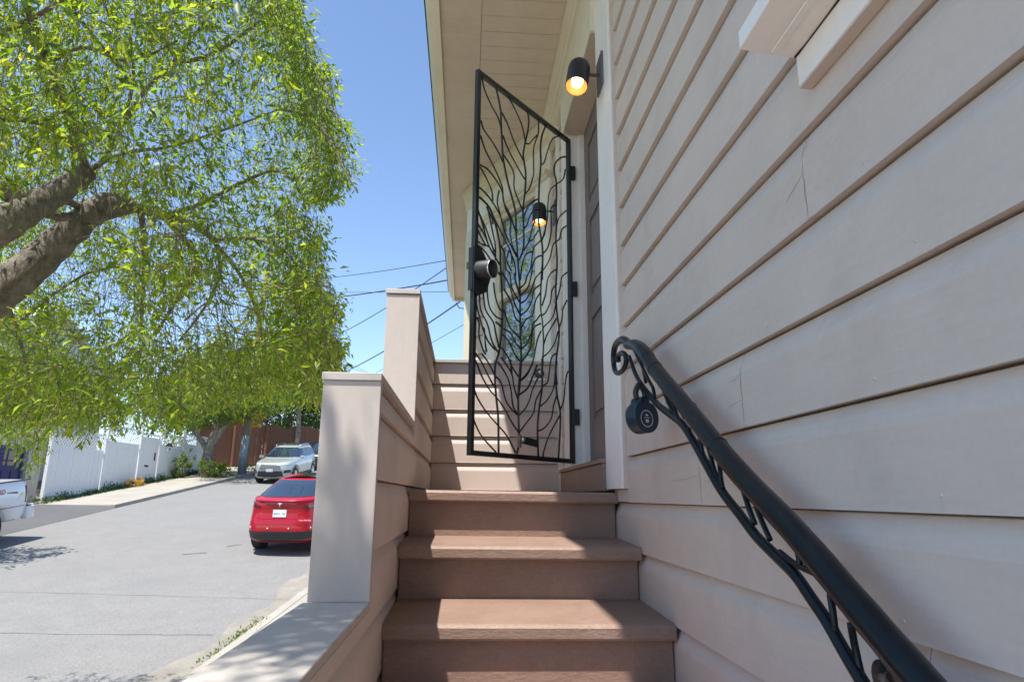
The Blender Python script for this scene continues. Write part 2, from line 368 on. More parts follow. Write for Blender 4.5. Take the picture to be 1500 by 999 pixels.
# near door casing: wide flat board, its edge toward the steps
obj('door_casing', MB().box(.588, .634, 2.485, 2.757, .033, 2.62), 'white', house, .002)
obj('siding_stop', MB().box(.597, .634, 2.473, 2.485, .033, 2.62), 'siding', house, .001)
# head casing, reveal and far jamb
obj('head_casing', MB().box(.566, .634, 2.757, 3.74, 2.252, 2.62), 'cream', house, .002)
obj('head_reveal', MB().box(.5665, .70, 2.757, 3.70, 2.24, 2.251), 'soffit', house)
obj('near_jamb', MB().box(.634, .70, 2.745, 2.758, .16, 2.24), 'white', house)
obj('far_jamb', MB().box(.604, .705, 3.70, 3.742, .16, 2.24), 'white', house, .002)
obj('far_jamb_stop', MB().box(.668, .70, 3.688, 3.70, .16, 2.239), 'white', house, .001)
fl = MB()
for i in range(6):
    xx = .595-.006*(i % 2); fl.box(xx, .634, 3.742+i*.032, 3.742+i*.032+.024, .05, 2.62)
fl.box(.602, .6335, 3.742, 3.95, .05, 2.619); obj('fluted_casing', fl, 'white', house, .002)
obj('corner_strip', MB().box(.597, .634, 4.212, 4.262, .0, 2.62), 'white', house, .002)
for k in range(0, 16):
    z0 = .04+EXP*k
    obj('siding_board', board_x(XW+.006, -1, z0, min(z0+EXP, 2.62), 3.95, 4.212), 'siding', house)
    if z0 > .8: obj('siding_board', board_x(XW+.006, -1, z0, min(z0+EXP, 2.62), 4.262, 4.585), 'siding', house)
# threshold block
obj('threshold', MB().box(.572, .76, 2.757, 3.985, .026, .140), 'brown', house, .003)
obj('threshold_lip', MB().box(.562, .70, 2.757, 3.99, .141, .160), 'brown', house, .003)
# door with stiles, rails, panels and its mouldings
door = obj('door', MB().box(.712, .76, 2.757, 3.70, .162, 2.24), 'door', house)
st = MB()
for a, b in ((2.759, 2.88), (3.17, 3.29), (3.58, 3.698)): st.box(.70, .713, a, b, .164, 2.238)
for a, b in ((.165, .42), (1.0, 1.14), (1.60, 1.72), (2.10, 2.237)): st.box(.7008, .7125, 2.88, 3.58, a, b)
obj('door_rail', st, 'door', door, .002)
md = MB()
for a, b in ((2.88, 3.17), (3.29, 3.58)):
    for c, d in ((.42, 1.0), (1.14, 1.60), (1.72, 2.10)):
        md.box(.704, .7135, a+.035, b-.035, c+.035, d-.035)
obj('door_panel', md, 'door', door, .004)
obj('door_knob', MB().lathe([(0, -.0), (.012, 0), (.012, .03), (.026, .04), (.028, .055), (.018, .068), (0, .07)], (.70, 2.83, 1.08), (-1, 0, 0)), 'brass', door)
# frieze on the long wall and round the bay, crown moulding
B0 = Vector((.61, 4.58, 0)); B1 = Vector((-.03, 5.90, 0)); bd = (B1-B0).normalized(); bn = Vector((-bd.y, bd.x, 0)); bn = bn if bn.y < 0 else -bn
def bay(s_, z, o=0.): p = B0+bd*s_+bn*o; return Vector((p.x, p.y, z))
def bbox(s0, s1, z0, z1, o0, o1):
    mb = MB(); vs = [bay(s, z, o) for z in (z0, z1) for s, o in ((s0, o0), (s1, o0), (s1, o1), (s0, o1))]
    return mb.add(vs, [(0, 3, 2, 1), (4, 5, 6, 7), (0, 1, 5, 4), (1, 2, 6, 5), (2, 3, 7, 6), (3, 0, 4, 7)])
fz = MB().box(.585, .634, -7, 4.56, 2.622, H-.002); obj('frieze_board', fz, 'cream', house, .002)
cm = MB().prism([(.584, 2.78), (.572, 2.80), (.566, 2.83), (.546, 2.872), (.54, 2.898), (.584, 2.898)][::-1], 'y', -7, 4.545); obj('crown_moulding', cm, 'cream', house)
obj('frieze_board', bbox(-.02, 1.49, 2.70, H-.003, -.03, .022), 'cream', house, .002)
P = [(.022, 2.76), (.032, 2.78), (.038, 2.81), (.056, 2.86), (.062, 2.897), (.022, 2.897)]
mb = MB(); n = len(P); mb.add([bay(-.035, z, o) for o, z in P]+[bay(1.50, z, o) for o, z in P], [tuple(range(n)), tuple(range(n, 2*n))[::-1]]+[((i+1) % n, i, n+i, n+(i+1) % n) for i in range(n)])
obj('crown_moulding', mb, 'cream', house)
obj('bay_panel', bbox(.0, 1.47, 2.462, 2.70, -.03, .012), 'white', house)
obj('bay_casing', bbox(.0, .205, .55, 2.40, -.03, .020), 'white', house, .002)
obj('bay_casing', bbox(.865, 1.075, .55, 2.40, -.03, .020), 'white', house, .002)
obj('bay_corner_board', bbox(1.33, 1.47, .3, 2.462, -.03, .022), 'cream', house, .002)
for k in range(0, 15):
    z0 = .04+EXP*k
    if z0 < .3: continue
    z1 = min(z0+EXP, 2.46); mb = MB(); Pq = siding_profile(z0, z1); n = len(Pq)
    mb.add([bay(1.075, z, d) for d, z in Pq]+[bay(1.33, z, d) for d, z in Pq], [tuple(range(n)), tuple(range(n, 2*n))[::-1]]+[((i+1) % n, i, n+i, n+(i+1) % n) for i in range(n)])
    obj('siding_board', mb, 'siding', house)
obj('window_hood', bbox(-.0, 1.10, 2.402, 2.430, -.03, .045), 'cream', house, .003)
obj('window_hood', bbox(-.0, 1.115, 2.431, 2.461, -.03, .065), 'cream', house, .004)
obj('bay_apron', bbox(.205, .865, .3, .96, -.03, .008), 'siding', house)
win = obj('window', bbox(.206, .864, .961, 2.401, -.06, -.045), 'white', house)
sash = MB()
for a, b, c, d, e in ((.206, .245, .962, 2.40, .002), (.825, .864, .962, 2.40, .002), (.245, .825, 2.352, 2.399, .003), (.245, .825, .962, 1.03, .003)):
    q = bbox(a, b, c, d, -.045, e); sash.add(q.v, q.f)
obj('window_frame', sash, 'cream', win, .002)
obj('meeting_rail', bbox(.245, .825, 1.61, 1.685, -.044, .012), 'cream', win, .002)
obj('pane', bbox(.244, .826, 1.68, 2.353, -.044, -.030), 'glass', win)
obj('pane', bbox(.244, .826, 1.029, 1.612, -.044, -.036), 'glass', win)
obj('sash_bar', bbox(.245, .825, 2.10, 2.116, -.0301, -.024), 'white', win)
obj('window_ledge', bbox(.19, .88, .925, .962, -.03, .06), 'white', house, .003)
# soffit: one long board along the edge, short boards across behind it
obj('soffit_board', MB().box(-.222, .033, -7, 9.42, H, H+.02), 'soffit', house, .0015)
y = -1.0; bw = .142
proto = obj('soffit_board', MB().box(.0355, 1.2, -.0695, .0695, H+.002, H+.02), 'soffit', house, .0018)
pme = proto.data; proto.location.y = y; off0 = ORG[house]
while y < 9.3:
    y += bw; c = dup(proto, house, (0, y, 0))
    c.location.z = rnd.uniform(-.0007, .0007)
proto.location.y = -1.0+0
for o in house.children:
    if o.data is pme: o.location.y += off0.y*0
obj('soffit_return', MB().box(-.222, .6, 9.42, 9.47, H-.045, H+.1), 'cream', house, .003)
obj('fascia', MB().box(-.262, -.223, -7, 9.47, H-.035, H+.16), 'cream', house, .003)
gp = [(-.263, H-.015), (-.285, H-.013), (-.297, H+.01), (-.300, H+.04), (-.318, H+.075), (-.322, H+.12), (-.263, H+.12)]
obj('gutter', MB().prism(gp[::-1], 'y', -7, 9.36), 'cream', house)
obj('gutter_lip', MB().box(-.327, -.3225, -7, 9.37, H+.085, H+.123), 'blacktrim', house)
rf = MB().prism([(-.30, H+.165), (4.5, H+1.7), (9.4, H+.165), (9.4, H+.10), (4.5, H+1.6), (-.26, H+.125)][::-1], 'y', -7.2, 9.5); obj('roof', rf, 'roofing', house)
# window sill high on the near wall
Ys = 1.002
ws = thing('window_sill', 'weathered white window sill projecting from the shaded wall at upper right', 'window sill', (.6, Ys, .75))
obj('apron', MB().box(.585, .6075, -1.2, Ys, .724, .784), 'white', ws, .002)
obj('apron_underside', MB().box(.5855, .6085, -1.2, Ys-.0015, .7195, .7235), 'siding', ws)
obj('sill_board', MB().prism([(.482, .799), (.52, .7915), (.572, .787), (.608, .7855), (.608, .84), (.482, .835)], 'y', -1.25, Ys+.004), 'white', ws, .002)
obj('sill_batten', MB().box(.535, .548, -1.2, Ys-.01, .7845, .789), 'white', ws)
obj('caulk', MB().tube(wob((0, 0), (0, 0), 1, 0) and [(.585+rnd.uniform(-.0015, .0015), -1.2+(Ys+1.2)*i/60, .7855) for i in range(61)], .0022, 5), 'crack', ws)

# ------------------------------------------------------------------ stoop walls
stoop = thing('stoop_wall', 'stepped taupe clapboard side wall on the street side of the steps', 'wall', (-.29, 2., -3.4))
cr = MB()
cr.box(-.320, XI-.036, -1.2, 1.70, -4, -.262); cr.box(-.320, XI-.036, 1.70, 2.80, -4, .283)
cr.prism([(2.80, -4), (4.38, -4), (4.38, .857), (2.80, .862)], 'x', -.320, XI-.036)
obj('wall_core', cr, 'stoop', stoop)
for k in range(-20, 5):
    z0 = .04+EXP*k; z1 = z0+EXP
    segs = []
    if z1 <= -.24: segs.append((-1.2, 4.255, z1))
    elif z0 < -.262: segs += [(-1.2, 1.6815, -.265), (1.6815, 4.255, z1)]
    elif z1 <= .285: segs.append((1.6815, 4.255, z1))
    elif z0 < .283: segs += [(1.6815, 2.7895, .281), (2.7895, 4.255, z1)]
    else: segs.append((2.7895, 4.255, min(z1, .858)))
    for a, b, zt in segs:
        if zt-z0 < .055:
            obj('siding_board', MB().box(XI-.02, XI, a, b, z0, zt), 'stoop', stoop)
        else:
            mbq = board_x(XI, +1, z0, zt, a, b); obj('siding_board', mbq, 'stoop', stoop)
obj('post_face', MB().box(-.364, XI+.002, 1.655, 1.681, -.2435, .283), 'post', stoop, .0015)
obj('post_face', MB().box(-.362, XI+.002, 2.763, 2.789, .3045, .858), 'post', stoop, .0015)
obj('cap_board', MB().box(-.375, XI+.003, -1.2, 1.6565, -.262, -.2435), 'cap', stoop, .003)
obj('cap_board', MB().box(-.368, XI+.003, 1.650, 2.7645, .2835, .304), 'cap', stoop, .002)
mb = MB(); mb.prism([(2.757, .863), (4.40, .86), (4.40, .879), (2.757, .884)], 'x', -.368, XI+.004); obj('cap_board', mb, 'cap', stoop, .002)
ob_ = MB()
for k in range(-18, 5):
    z0 = .04+EXP*k
    for a, b, zt in ((-1.2, 1.654, -.265), (1.683, 2.761, .28), (2.791, 4.39, .855)):
        z1 = min(z0+EXP, zt)
        if z1-z0 > .06: q = board_x(-.360, -1, z0, z1, a, b); ob_.add(q.v, q.f)
obj('outer_siding', ob_, 'stoop', stoop)
backw = thing('landing_wall', 'low clapboard wall closing the far end of the landing behind the gate', 'wall', (.2, 4.3, 0))
obj('wall_core', MB().box(XI-.02, .59, 4.292, 4.38, -1, .858), 'stoop', backw)
for k in range(-1, 5):
    z0 = .04+EXP*k; z1 = z0+EXP
    if k == 4: obj('siding_board', MB().box(XI, .597, 4.258, 4.283, z0, .858), 'stoop', backw, .0015)
    else: obj('siding_board', board_y(4.256, z0, z1, XI, .597), 'stoop', backw)
obj('cap_board', MB().box(XI+.005, .596, 4.234, 4.40, .8585, .880), 'cap', backw, .002)

# ------------------------------------------------------------------ steps
steps = thing('entry_staircase', 'brown painted wooden steps climbing to the gate landing', 'staircase', (.2, 2., -1.5))
def tilt(mb, s_=-.007): mb.v = [(x, y, z+s_*(x-.19)) for x, y, z in mb.v]; return mb
def tread(y0, y1, zt, th, sl_=.028):
    mb = MB(); ring = [(y0, zt-th), (y0-.003, zt-th+.006), (y0-.003, zt-.010), (y0+.003, zt-.003), (y0+.010, zt), (y1, zt+sl_*(y1-y0)), (y1, zt-th)]
    return tilt(mb.prism(ring, 'x', XI+.002, XW-.0015))
ov = [.034, .050, .026, .035, .035]
for k in range(12):
    yn = 2.647-.3443*k; zt = .022-.185*k; o_ = ov[min(k, 4)]
    y1 = 4.255 if k == 0 else yn+.3443+ov[min(k-1, 4)]+.004
    obj('tread', tread(yn, y1, zt, .043, .0 if k == 0 else .028), 'brown', steps)
    obj('riser', tilt(MB().box(XI+.004, XW-.006, yn+o_, yn+o_+.02, zt-.21, zt-.0432)), 'brown', steps)

# ------------------------------------------------------------------ iron gate
GH = np.array([.606, 3.70]); GL = np.array([.010, 3.04]); gd = (GH-GL)/np.linalg.norm(GH-GL); gn = np.array([gd[1], -gd[0], 0.])
def gp_(u, v, off=0.):
    d = ray(u, v); t = (gn[:2] @ GL)/(gn @ d); return Vector(d*t)+Vector(gn)*off
gate = thing('security_gate', 'black wrought iron gate of branching rods standing open across the landing', 'gate', (.606, 3.70, .18))
gX = Vector((gd[0], gd[1], 0)); gN = Vector(gn)
def gbar(a, b, hw, name='frame_bar'):
    a, b = Vector(a), Vector(b); d = (b-a); L_ = d.length; d.normalize(); sd = d.cross(gN).normalized()
    return obj(name, MB().obox((a+b)/2, sd*hw, gN*hw, d*(L_/2)), 'iron', gate, .002)
zt_, zb_ = 2.205, .184
def G(s_, z): return Vector((GL[0]+gd[0]*s_, GL[1]+gd[1]*s_, z))
GW = float(np.linalg.norm(GH-GL))
gbar(G(.0125, zb_), G(.0125, zt_), .0125); gbar(G(GW-.0115, zb_), G(GW-.0115, zt_), .0115)
gbar(G(.0252, zt_-.012), G(GW-.0232, zt_-.012), .0118); gbar(G(.0252, zb_+.012), G(GW-.0232, zb_+.012), .0118)
RODS = {
 'A': ((680, 90, 5.876), [
  [(155,140),(175,240),(230,370),(290,490),(317,580)], [(330,640),(380,760),(450,900),(510,999),(528,1018)],
  [(320,440),(370,540),(410,640),(440,720),(490,820),(515,860)], [(345,265),(400,340),(450,440),(500,560),(525,690)],
  [(640,495),(640,600),(630,650),(600,740),(595,850),(600,960),(590,1005),(565,1090),(525,1140)],
  [(630,635),(595,670),(560,710),(530,705)], [(825,643),(760,670),(720,770),(690,870),(660,890)],
  [(145,510),(170,590),(240,690),(300,800),(335,870)],
  [(140,640),(180,760),(240,880),(290,990),(325,1090),(340,1210),(390,1310),(440,1460)],
  [(335,800),(390,880),(425,970),(430,1090),(470,1210),(500,1280)]]),
 'A+': ((680, 90, 5.876), [
  [(262,195),(290,300),(315,430),(320,550),(325,700),(335,840),(370,1030),(410,1160),(440,1300),(446,1460),(455,1600),(462,1710),(475,1880),(480,2030),(478,2180),(485,2330),(490,2530),(485,2640),(475,2780),(470,2880)],
  [(540,415),(553,500),(545,600),(525,700),(510,800),(515,880),(530,980),(520,1130),(505,1280),(508,1410),(512,1600),(470,1712)],
  [(705,550),(670,640),(655,740),(658,870),(655,960),(645,1100),(640,1360),(655,1480),(675,1630),(672,1880)]]),
 'B': ((680, 240, 5.876), [
  [(135,10),(200,50),(270,140),(325,230),(350,370),(395,480),(400,550)], [(135,30),(190,120),(235,230),(245,320)],
  [(130,205),(190,260),(250,340),(310,450),(345,570),(350,600)], [(300,230),(285,330),(310,430),(345,580)],
  [(630,305),(570,345),(520,430),(508,470)], [(640,398),(600,400),(565,450),(540,530),(515,560)], [(610,490),(585,560),(560,660),(515,745)],
  [(640,575),(610,620),(590,655),(555,665)], [(700,530),(690,610),(660,660),(600,720),(585,790),(570,900),(545,960),(520,1030),(480,1070)],
  [(590,755),(530,780),(500,870),(480,1000)], [(870,50),(850,130),(790,180),(740,230),(720,330),(715,450),(700,560),(670,660)],
  [(790,370),(775,355),(745,390),(750,480),(745,600),(720,720),(680,770)], [(880,400),(820,460),(800,520)],
  [(880,535),(840,570),(820,650),(770,690),(740,810),(690,900),(660,930),(610,990),(580,1080),(530,1170),(485,1200)],
  [(665,790),(620,810),(590,870),(575,960),(545,1070),(482,1130)], [(795,905),(750,940),(715,1000),(700,1120),(670,1220)],
  [(885,935),(840,980),(820,1080),(785,1200)],
  [(120,400),(160,530),(210,700),(265,790),(268,830)], [(115,510),(170,610),(220,720),(305,870)], [(112,570),(150,640),(185,700),(212,712)],
  [(112,665),(150,690),(185,705)], [(112,700),(190,770),(308,960)], [(190,370),(240,470),(247,520)], [(205,400),(250,600),(270,700),(268,800)],
  [(350,590),(400,700),(450,800)], [(400,520),(395,600),(420,720),(458,800)], [(385,750),(368,830),(402,920)], [(390,740),(430,840),(445,930),(440,1000),(478,1120)],
  [(310,700),(345,770),(360,900),(395,950),(410,1070),(475,1190)], [(320,930),(370,1010),(400,1080),(430,1200),(475,1290)], [(245,440),(300,560),(345,640),(400,760),(410,860)],
  [(130,430),(190,560),(215,640),(262,760)]]),
 'B+': ((680, 240, 5.876), [
  [(128,285),(200,360),(245,440),(290,600),(308,740),(312,880),(318,1000),(322,1090),(330,1260),(315,1520),(295,1640),(268,1740),(265,1930)],
  [(882,90),(870,55)],
  [(880,-60),(830,-50),(785,0),(772,70),(790,150),(795,250),(790,400),(795,520),(790,650),(800,800),(797,940),(790,1090),(800,1290),(815,1420),(810,1540),(795,1640),(785,1790),(800,1900)]]),
 'D': ((680, 400, 5.876), [
  [(655,100),(600,150),(580,240),(540,320),(485,365)], [(655,170),(610,240),(590,360),(530,400),(490,480)],
  [(655,360),(620,410),(590,435),(575,520),(530,620),(490,650)], [(655,435),(600,470),(580,560),(560,660),(490,770)],
  [(660,500),(630,570),(610,660),(590,760),(540,860),(480,925)], [(795,95),(755,150),(740,250),(700,340),(665,365)],
  [(790,270),(760,380),(690,460),(672,490)], [(795,390),(750,470),(710,540),(680,620)], [(810,500),(780,600),(730,680),(675,725)],
  [(795,690),(750,730),(730,860),(715,940),(680,970)], [(885,235),(850,310),(840,400),(815,470)],
  [(430,0),(445,80),(475,190)], [(340,140),(400,250),(440,380),(478,420)], [(340,310),(370,400),(400,480),(480,560)],
  [(340,480),(400,520),(440,600),(487,650)], [(320,520),(380,580),(430,690),(482,760)], [(320,640),(380,730),(410,800),(468,890)],
  [(96,200),(100,250),(125,350),(165,490),(205,590),(265,660)], [(128,110),(130,195),(145,320),(200,440),(240,590),(295,690)], [(163,110),(165,195),(185,320),(250,420),(270,520),(300,640)],
  [(198,110),(200,170),(220,290),(270,370),(325,400)], [(250,80),(270,200),(300,300),(328,330)], [(270,420),(330,470)], [(112,380),(130,440),(125,540),(160,650),(182,700)],
  [(165,470),(175,490),(180,600),(192,680)]]),
 'E': ((670, 530, 6.244), [
  [(140,200),(180,320),(260,450),(350,560),(450,670),(530,830)], [(130,470),(180,600),(240,700),(350,825)],
  [(145,-50),(180,20),(230,150),(300,260),(370,340),(430,430),(500,560),(555,640)], [(150,-100),(220,0),(280,120),(335,220)], [(225,-70),(280,5),(345,130)],
  [(345,130),(400,190),(440,350),(500,440),(560,490)], [(370,0),(450,130),(490,250),(510,400),(545,470)], [(400,-40),(490,100),(520,230),(555,340)], [(485,-20),(500,120)],
  [(740,140),(690,250),(660,350),(620,430),(560,490)], [(690,0),(640,120),(570,175)],
  [(770,250),(720,350),(690,470),(620,570),(560,650)], [(895,100),(880,240),(820,350),(760,405)],
  [(910,310),(880,400),(860,520),(800,600),(745,630)], [(935,490),(880,590),(830,690),(795,800),(785,868)], [(1014,85),(1000,120),(985,200),(970,350),(940,440)]]),
 'E+': ((670, 530, 6.244), [
  [(345,140),(345,200),(355,320),(375,520),(375,832)], [(575,0),(565,150),(555,350),(560,640),(562,740),(545,838)],
  [(775,-30),(775,230),(750,400),(735,600),(740,862)], [(905,0),(895,120),(910,300),(940,440),(940,600),(925,882)], [(725,30),(690,130),(640,240),(565,300)]])}
RODS['B+'][1][:] = [r for r in RODS['B+'][1] if len(r) > 2]
RODS['D'][1].append([(672,-60),(660,100),(660,300),(672,420),(682,600),(676,725),(675,800)])
for key, ((ox, oy, sc), lines) in RODS.items():
    big = key.endswith('+')
    for ln in lines:
        pts = smooth_line([gp_(ox+a/sc, oy+b/sc, rnd.uniform(-.002, .002)) for a, b in ln], 5)
        r = .0056 if big else .0044
        m_ = len(pts); rad = [r*(1 if big else (.85+.3*abs(2*i/(m_-1)-1))) for i in range(m_)]
        obj('rod', MB().tube(pts, rad, 6), 'iron', gate)
for v in (258, 425, 611):
    p = gp_(838, v); hz = p.z
    obj('hinge', MB().box(.603, .640, 3.676, 3.6995, hz-.045, hz+.045), 'iron', gate, .003)
# lock housing on the free edge
pc = gp_(706, 400); lk = obj('lock_plate', MB().prism([(0, 0)]*3, 'y', 0, 1) if False else MB(), None, gate)
bpy.data.objects.remove(lk)
def gpt(s_, z, o): return Vector((GL[0]+gd[0]*s_, GL[1]+gd[1]*s_, z))+gN*o
zc = pc.z
ring = [(-.012, zc+.115), (.025, zc+.13), (.10, zc+.05), (.115, zc-.02), (.085, zc-.10), (.02, zc-.135), (-.012, zc-.12)]
mb = MB(); n = len(ring); mb.add([gpt(s_, z, .016) for s_, z in ring]+[gpt(s_, z, .021) for s_, z in ring], [tuple(range(n)), tuple(range(n, 2*n))[::-1]]+[((i+1) % n, i, n+i, n+(i+1) % n) for i in range(n)])
lock = obj('lock_plate', mb, 'iron', gate)
sgn = 1 if gN.y < 0 else -1
ax = (gN*sgn+Vector((.55, -.25, -.12))).normalized(); cc = gpt(.035, zc+.0, .018*sgn)
obj('lock_guard', MB().lathe([(.046, -.01), (.046, .075), (.0445, .077), (.042, .075), (.042, .01), (0, .01)], cc, ax, 28), 'blacktrim', lock)
obj('lock_cylinder', MB().lathe([(.020, .0), (.020, .035), (.017, .038), (0, .038)], cc+ax*.01, ax, 20), 'brass', lock)
obj('guard_rim', MB().lathe([(.0465, .073), (.0468, .077), (.045, .079), (.043, .077)], cc, ax, 28), 'chrome', lock)
obj('strike_edge', MB().obox(gpt(-.012, zc+.0, .0), gX*.003, gN*.014, Vector((0, 0, .11))), 'iron', lock)
obj('latch_tongue', MB().obox(gpt(-.004, zc+.02, -.018), gX*.010, gN*.010, Vector((0, 0, .016))), 'brass', lock)
# door holder low on the gate
a, b = gp_(763, 644), gp_(786, 650)
hold = obj('door_holder', MB().obox((a+b)/2+gN*.006*sgn, (b-a)/2, gN*.006, Vector((0, 0, .019))), 'blacktrim', gate, .003)
a = gp_(759, 646)
obj('holder_clip', MB().obox(a+gN*.008*sgn, gX*.008, gN*.008, Vector((0, 0, .032))).lathe([(0, 0), (.012, 0), (.012, .012), (0, .014)], a+gN*.012*sgn+Vector((.012, 0, .008)), gN*sgn, 14), 'chrome', hold)
# round brass fitting on the landing wall
fit = thing('wall_fitting', 'small round brass fitting above a pale plate on the landing wall', 'wall fitting', (.49, 4.256, .80))
obj('rosette', MB().lathe([(0, .0), (.032, .0), (.032, .008), (.026, .014), (0, .014)], (.474, 4.257, .80), (0, -1, 0)), 'brass', fit)
obj('knob', MB().lathe([(.009, .0), (.009, .03), (.013, .04), (.011, .047), (0, .049)], (.474, 4.244, .80), (0, -1, 0)), 'chrome', fit)
obj('plate', MB().box(.40, .515, 4.245, 4.2575, .752, .768), 'white', fit, .002)

# ------------------------------------------------------------------ sconces
def sconce(c, ax, r, L_, plate_c, label, pl=(.012, .075, .09), pn='x'):
    c = Vector(c); ax = Vector(ax).normalized()
    t = thing('wall_sconce', label, 'wall lamp', plate_c, 'cylinder wall lamps')
    pc = Vector(plate_c)
    pt = obj('back_plate', MB().box(pc.x-pl[0], pc.x, pc.y-pl[1], pc.y+pl[1], pc.z-pl[2], pc.z+pl[2]), 'plate', t, .003)
    mid = c-ax*(L_*.08)
    obj('arm', MB().tube([pc, (pc.x-.03, pc.y, mid.z), mid], .008, 10), 'plate', t)
    prof = [(0, -L_/2-r*.15), (r*.38, -L_/2-r*.10), (r*.70, -L_/2+r*.10), (r*.92, -L_/2+r*.42), (r, -L_/2+r*.85), (r, L_/2), (r*.97, L_/2+.002), (r*.94, L_/2)]
    sh = obj('shade', MB().lathe(prof, c, ax, 32), 'lampshade', t)
    obj('lining', MB().lathe([(r*.94, L_/2), (r*.94, -L_/2+r*.7), (r*.6, -L_/2+r*.4), (0, -L_/2+r*.35)], c, ax, 32), 'gold', sh)
    q = c+ax*(L_*.30); b = MB()
    b.lathe([(0, .029), (.012, .027), (.020, .022), (.026, .012), (.028, 0), (.026, -.014), (.020, -.028), (.014, -.05), (.013, -.07), (0, -.07)], q, ax, 24)
    obj('bulb', b, 'bulb', t); return t
c1 = at_depth(847, 110, 2.80); c1 = Vector(on_x(847, 110, .478))
sconce(c1, (-.16, -.30, -.94), .052, .17, (.588, 2.645, 1.925), 'larger lit black cylinder wall lamp on the white casing above the gate', (.010, .060, .085))
c2 = Vector((.512, 4.42, 2.035)); c2 = Vector(ray(790, 313)*4.42/ray(790, 313)[1])
sconce(c2, (-.02, -.16, -.98), .053, .16, (.609, 4.40, c2.z+.0), 'lit black cylinder wall lamp seen through the gate rods', (.010, .055, .085))

# ------------------------------------------------------------------ handrail with lock box
XR = .53
rail = thing('handrail', 'black wrought iron handrail with curled end fixed along the right wall', 'handrail', (XR, 1.2, 0))
def rp(u, v, x=XR): return Vector(on_x(u, v, x))
rpx = [(919,505),(932,506),(945,518),(960,541),(980,566),(1004,595),(1030,628),(1052,656),(1075,683),(1102,711),(1130,741),(1160,774),(1190,809),(1220,845),(1250,880),(1282,918),(1312,953),(1342,988),(1372,1022),(1420,1075)]
pts = smooth_line([rp(*p) for p in rpx[:4]+rpx[5:-1:3]+rpx[-1:]], 10)
rad = [.0150+.0066*min(1, i/18)+.00025*math.sin(i*.9) for i in range(len(pts))]
obj('rail_bar', MB().tube(pts, rad, 16), 'rail', rail)
for u, v in ((960, 541), (1052, 656)):
    i = min(range(len(pts)), key=lambda j: (pts[j]-rp(u, v)).length); d_ = (pts[i+1]-pts[i-1]).normalized()
    obj('weld_collar', MB().tube([pts[i]-d_*.008, pts[i]-d_*.003, pts[i]+d_*.003, pts[i]+d_*.008], [.019, .0232, .0232, .019], 16), 'rail', rail)
z7 = lambda a, b: rp(860+a/3.444, 470+b/3.444)
sc_ = [(235,97),(205,92),(165,98),(140,125),(131,170),(132,225),(142,262),(160,266),(185,248),(199,215),(200,180),(185,158),(165,160),(153,180),(156,205)]
pts2 = smooth_line([z7(*p) for p in sc_], 4); m_ = len(pts2)
jn = [pts[9].copy(), pts[4].copy()]
curl = [rp(919, 505)]+[z7(*p) for p in [(186,96),(160,104),(142,128),(134,170),(135,222),(144,256),(160,263),(182,247),(196,215),(197,184),(185,164),(167,165),(157,182),(158,204)]]
curl = smooth_line(jn+curl[1:], 4); m_ = len(curl)
mb = MB().tube(curl, [.0148-.0055*min(1, max(0, (i-6)/18)) for i in range(m_)], 12)
obj('scroll', mb, 'rail', rail)
low = [(922,522),(931,548),(942,566),(953,580),(965,594),(982,607),(1000,622),(1018,650),(1036,682),(1058,720),(1085,755),(1108,785),(1138,815),(1165,842),(1190,878),(1212,910),(1236,952),(1262,996),(1290,1040)]
pts3 = smooth_line([rp(u, v, XR-.002) for u, v in low], 4)
obj('lower_vine', MB().tube(pts3, [.0062+.0035*min(1, i/20) for i in range(len(pts3))], 10), 'rail', rail)
br = [[(926,507),(950,556),(957,570),(960,592)], [(936,512),(941,536),(946,560)], [(984,562),(991,588),(1003,612)], [(978,556),(983,575),(992,610),(1010,630)],
      [(1025,640),(1030,665),(1042,688)], [(1038,655),(1047,690),(1058,712)], [(1054,678),(1056,700),(1059,715)], [(1087,712),(1095,738),(1106,768)],
      [(1103,722),(1110,748),(1128,790)], [(1142,808),(1165,826),(1195,840)], [(1166,800),(1170,815),(1172,828)], [(1216,870),(1220,895),(1224,930)],
      [(1246,912),(1252,945),(1262,990)], [(965,548),(975,580),(990,612)]]
for b in br:
    p_ = smooth_line([rp(u, v, XR+rnd.uniform(-.004, .002)) for u, v in b], 4)
    obj('branch', MB().tube(p_, [.0052]*len(p_), 8), 'rail', rail)
# brackets back to the wall
p = rp(978, 588); obj('bracket', MB().tube([p, p+Vector((.02, .01, -.012)), (XW-.002, p.y+.02, p.z-.02)], .007, 8).lathe([(0, 0), (.020, 0), (.020, .006), (0, .008)], (XW, p.y+.02, p.z-.02), (-1, 0, 0), 16), 'rail', rail)
p = rp(1318, 975); q = Vector(on_x(1296, 992, XW)); obj('bracket', MB().tube([p, p.lerp(q, .5)+Vector((0, 0, -.012)), q], [.012, .011, .010], 8).lathe([(0, 0), (.024, 0), (.024, .005), (0, .008)], (XW, q.y, q.z), (-1, 0, 0), 18), 'rail', rail)
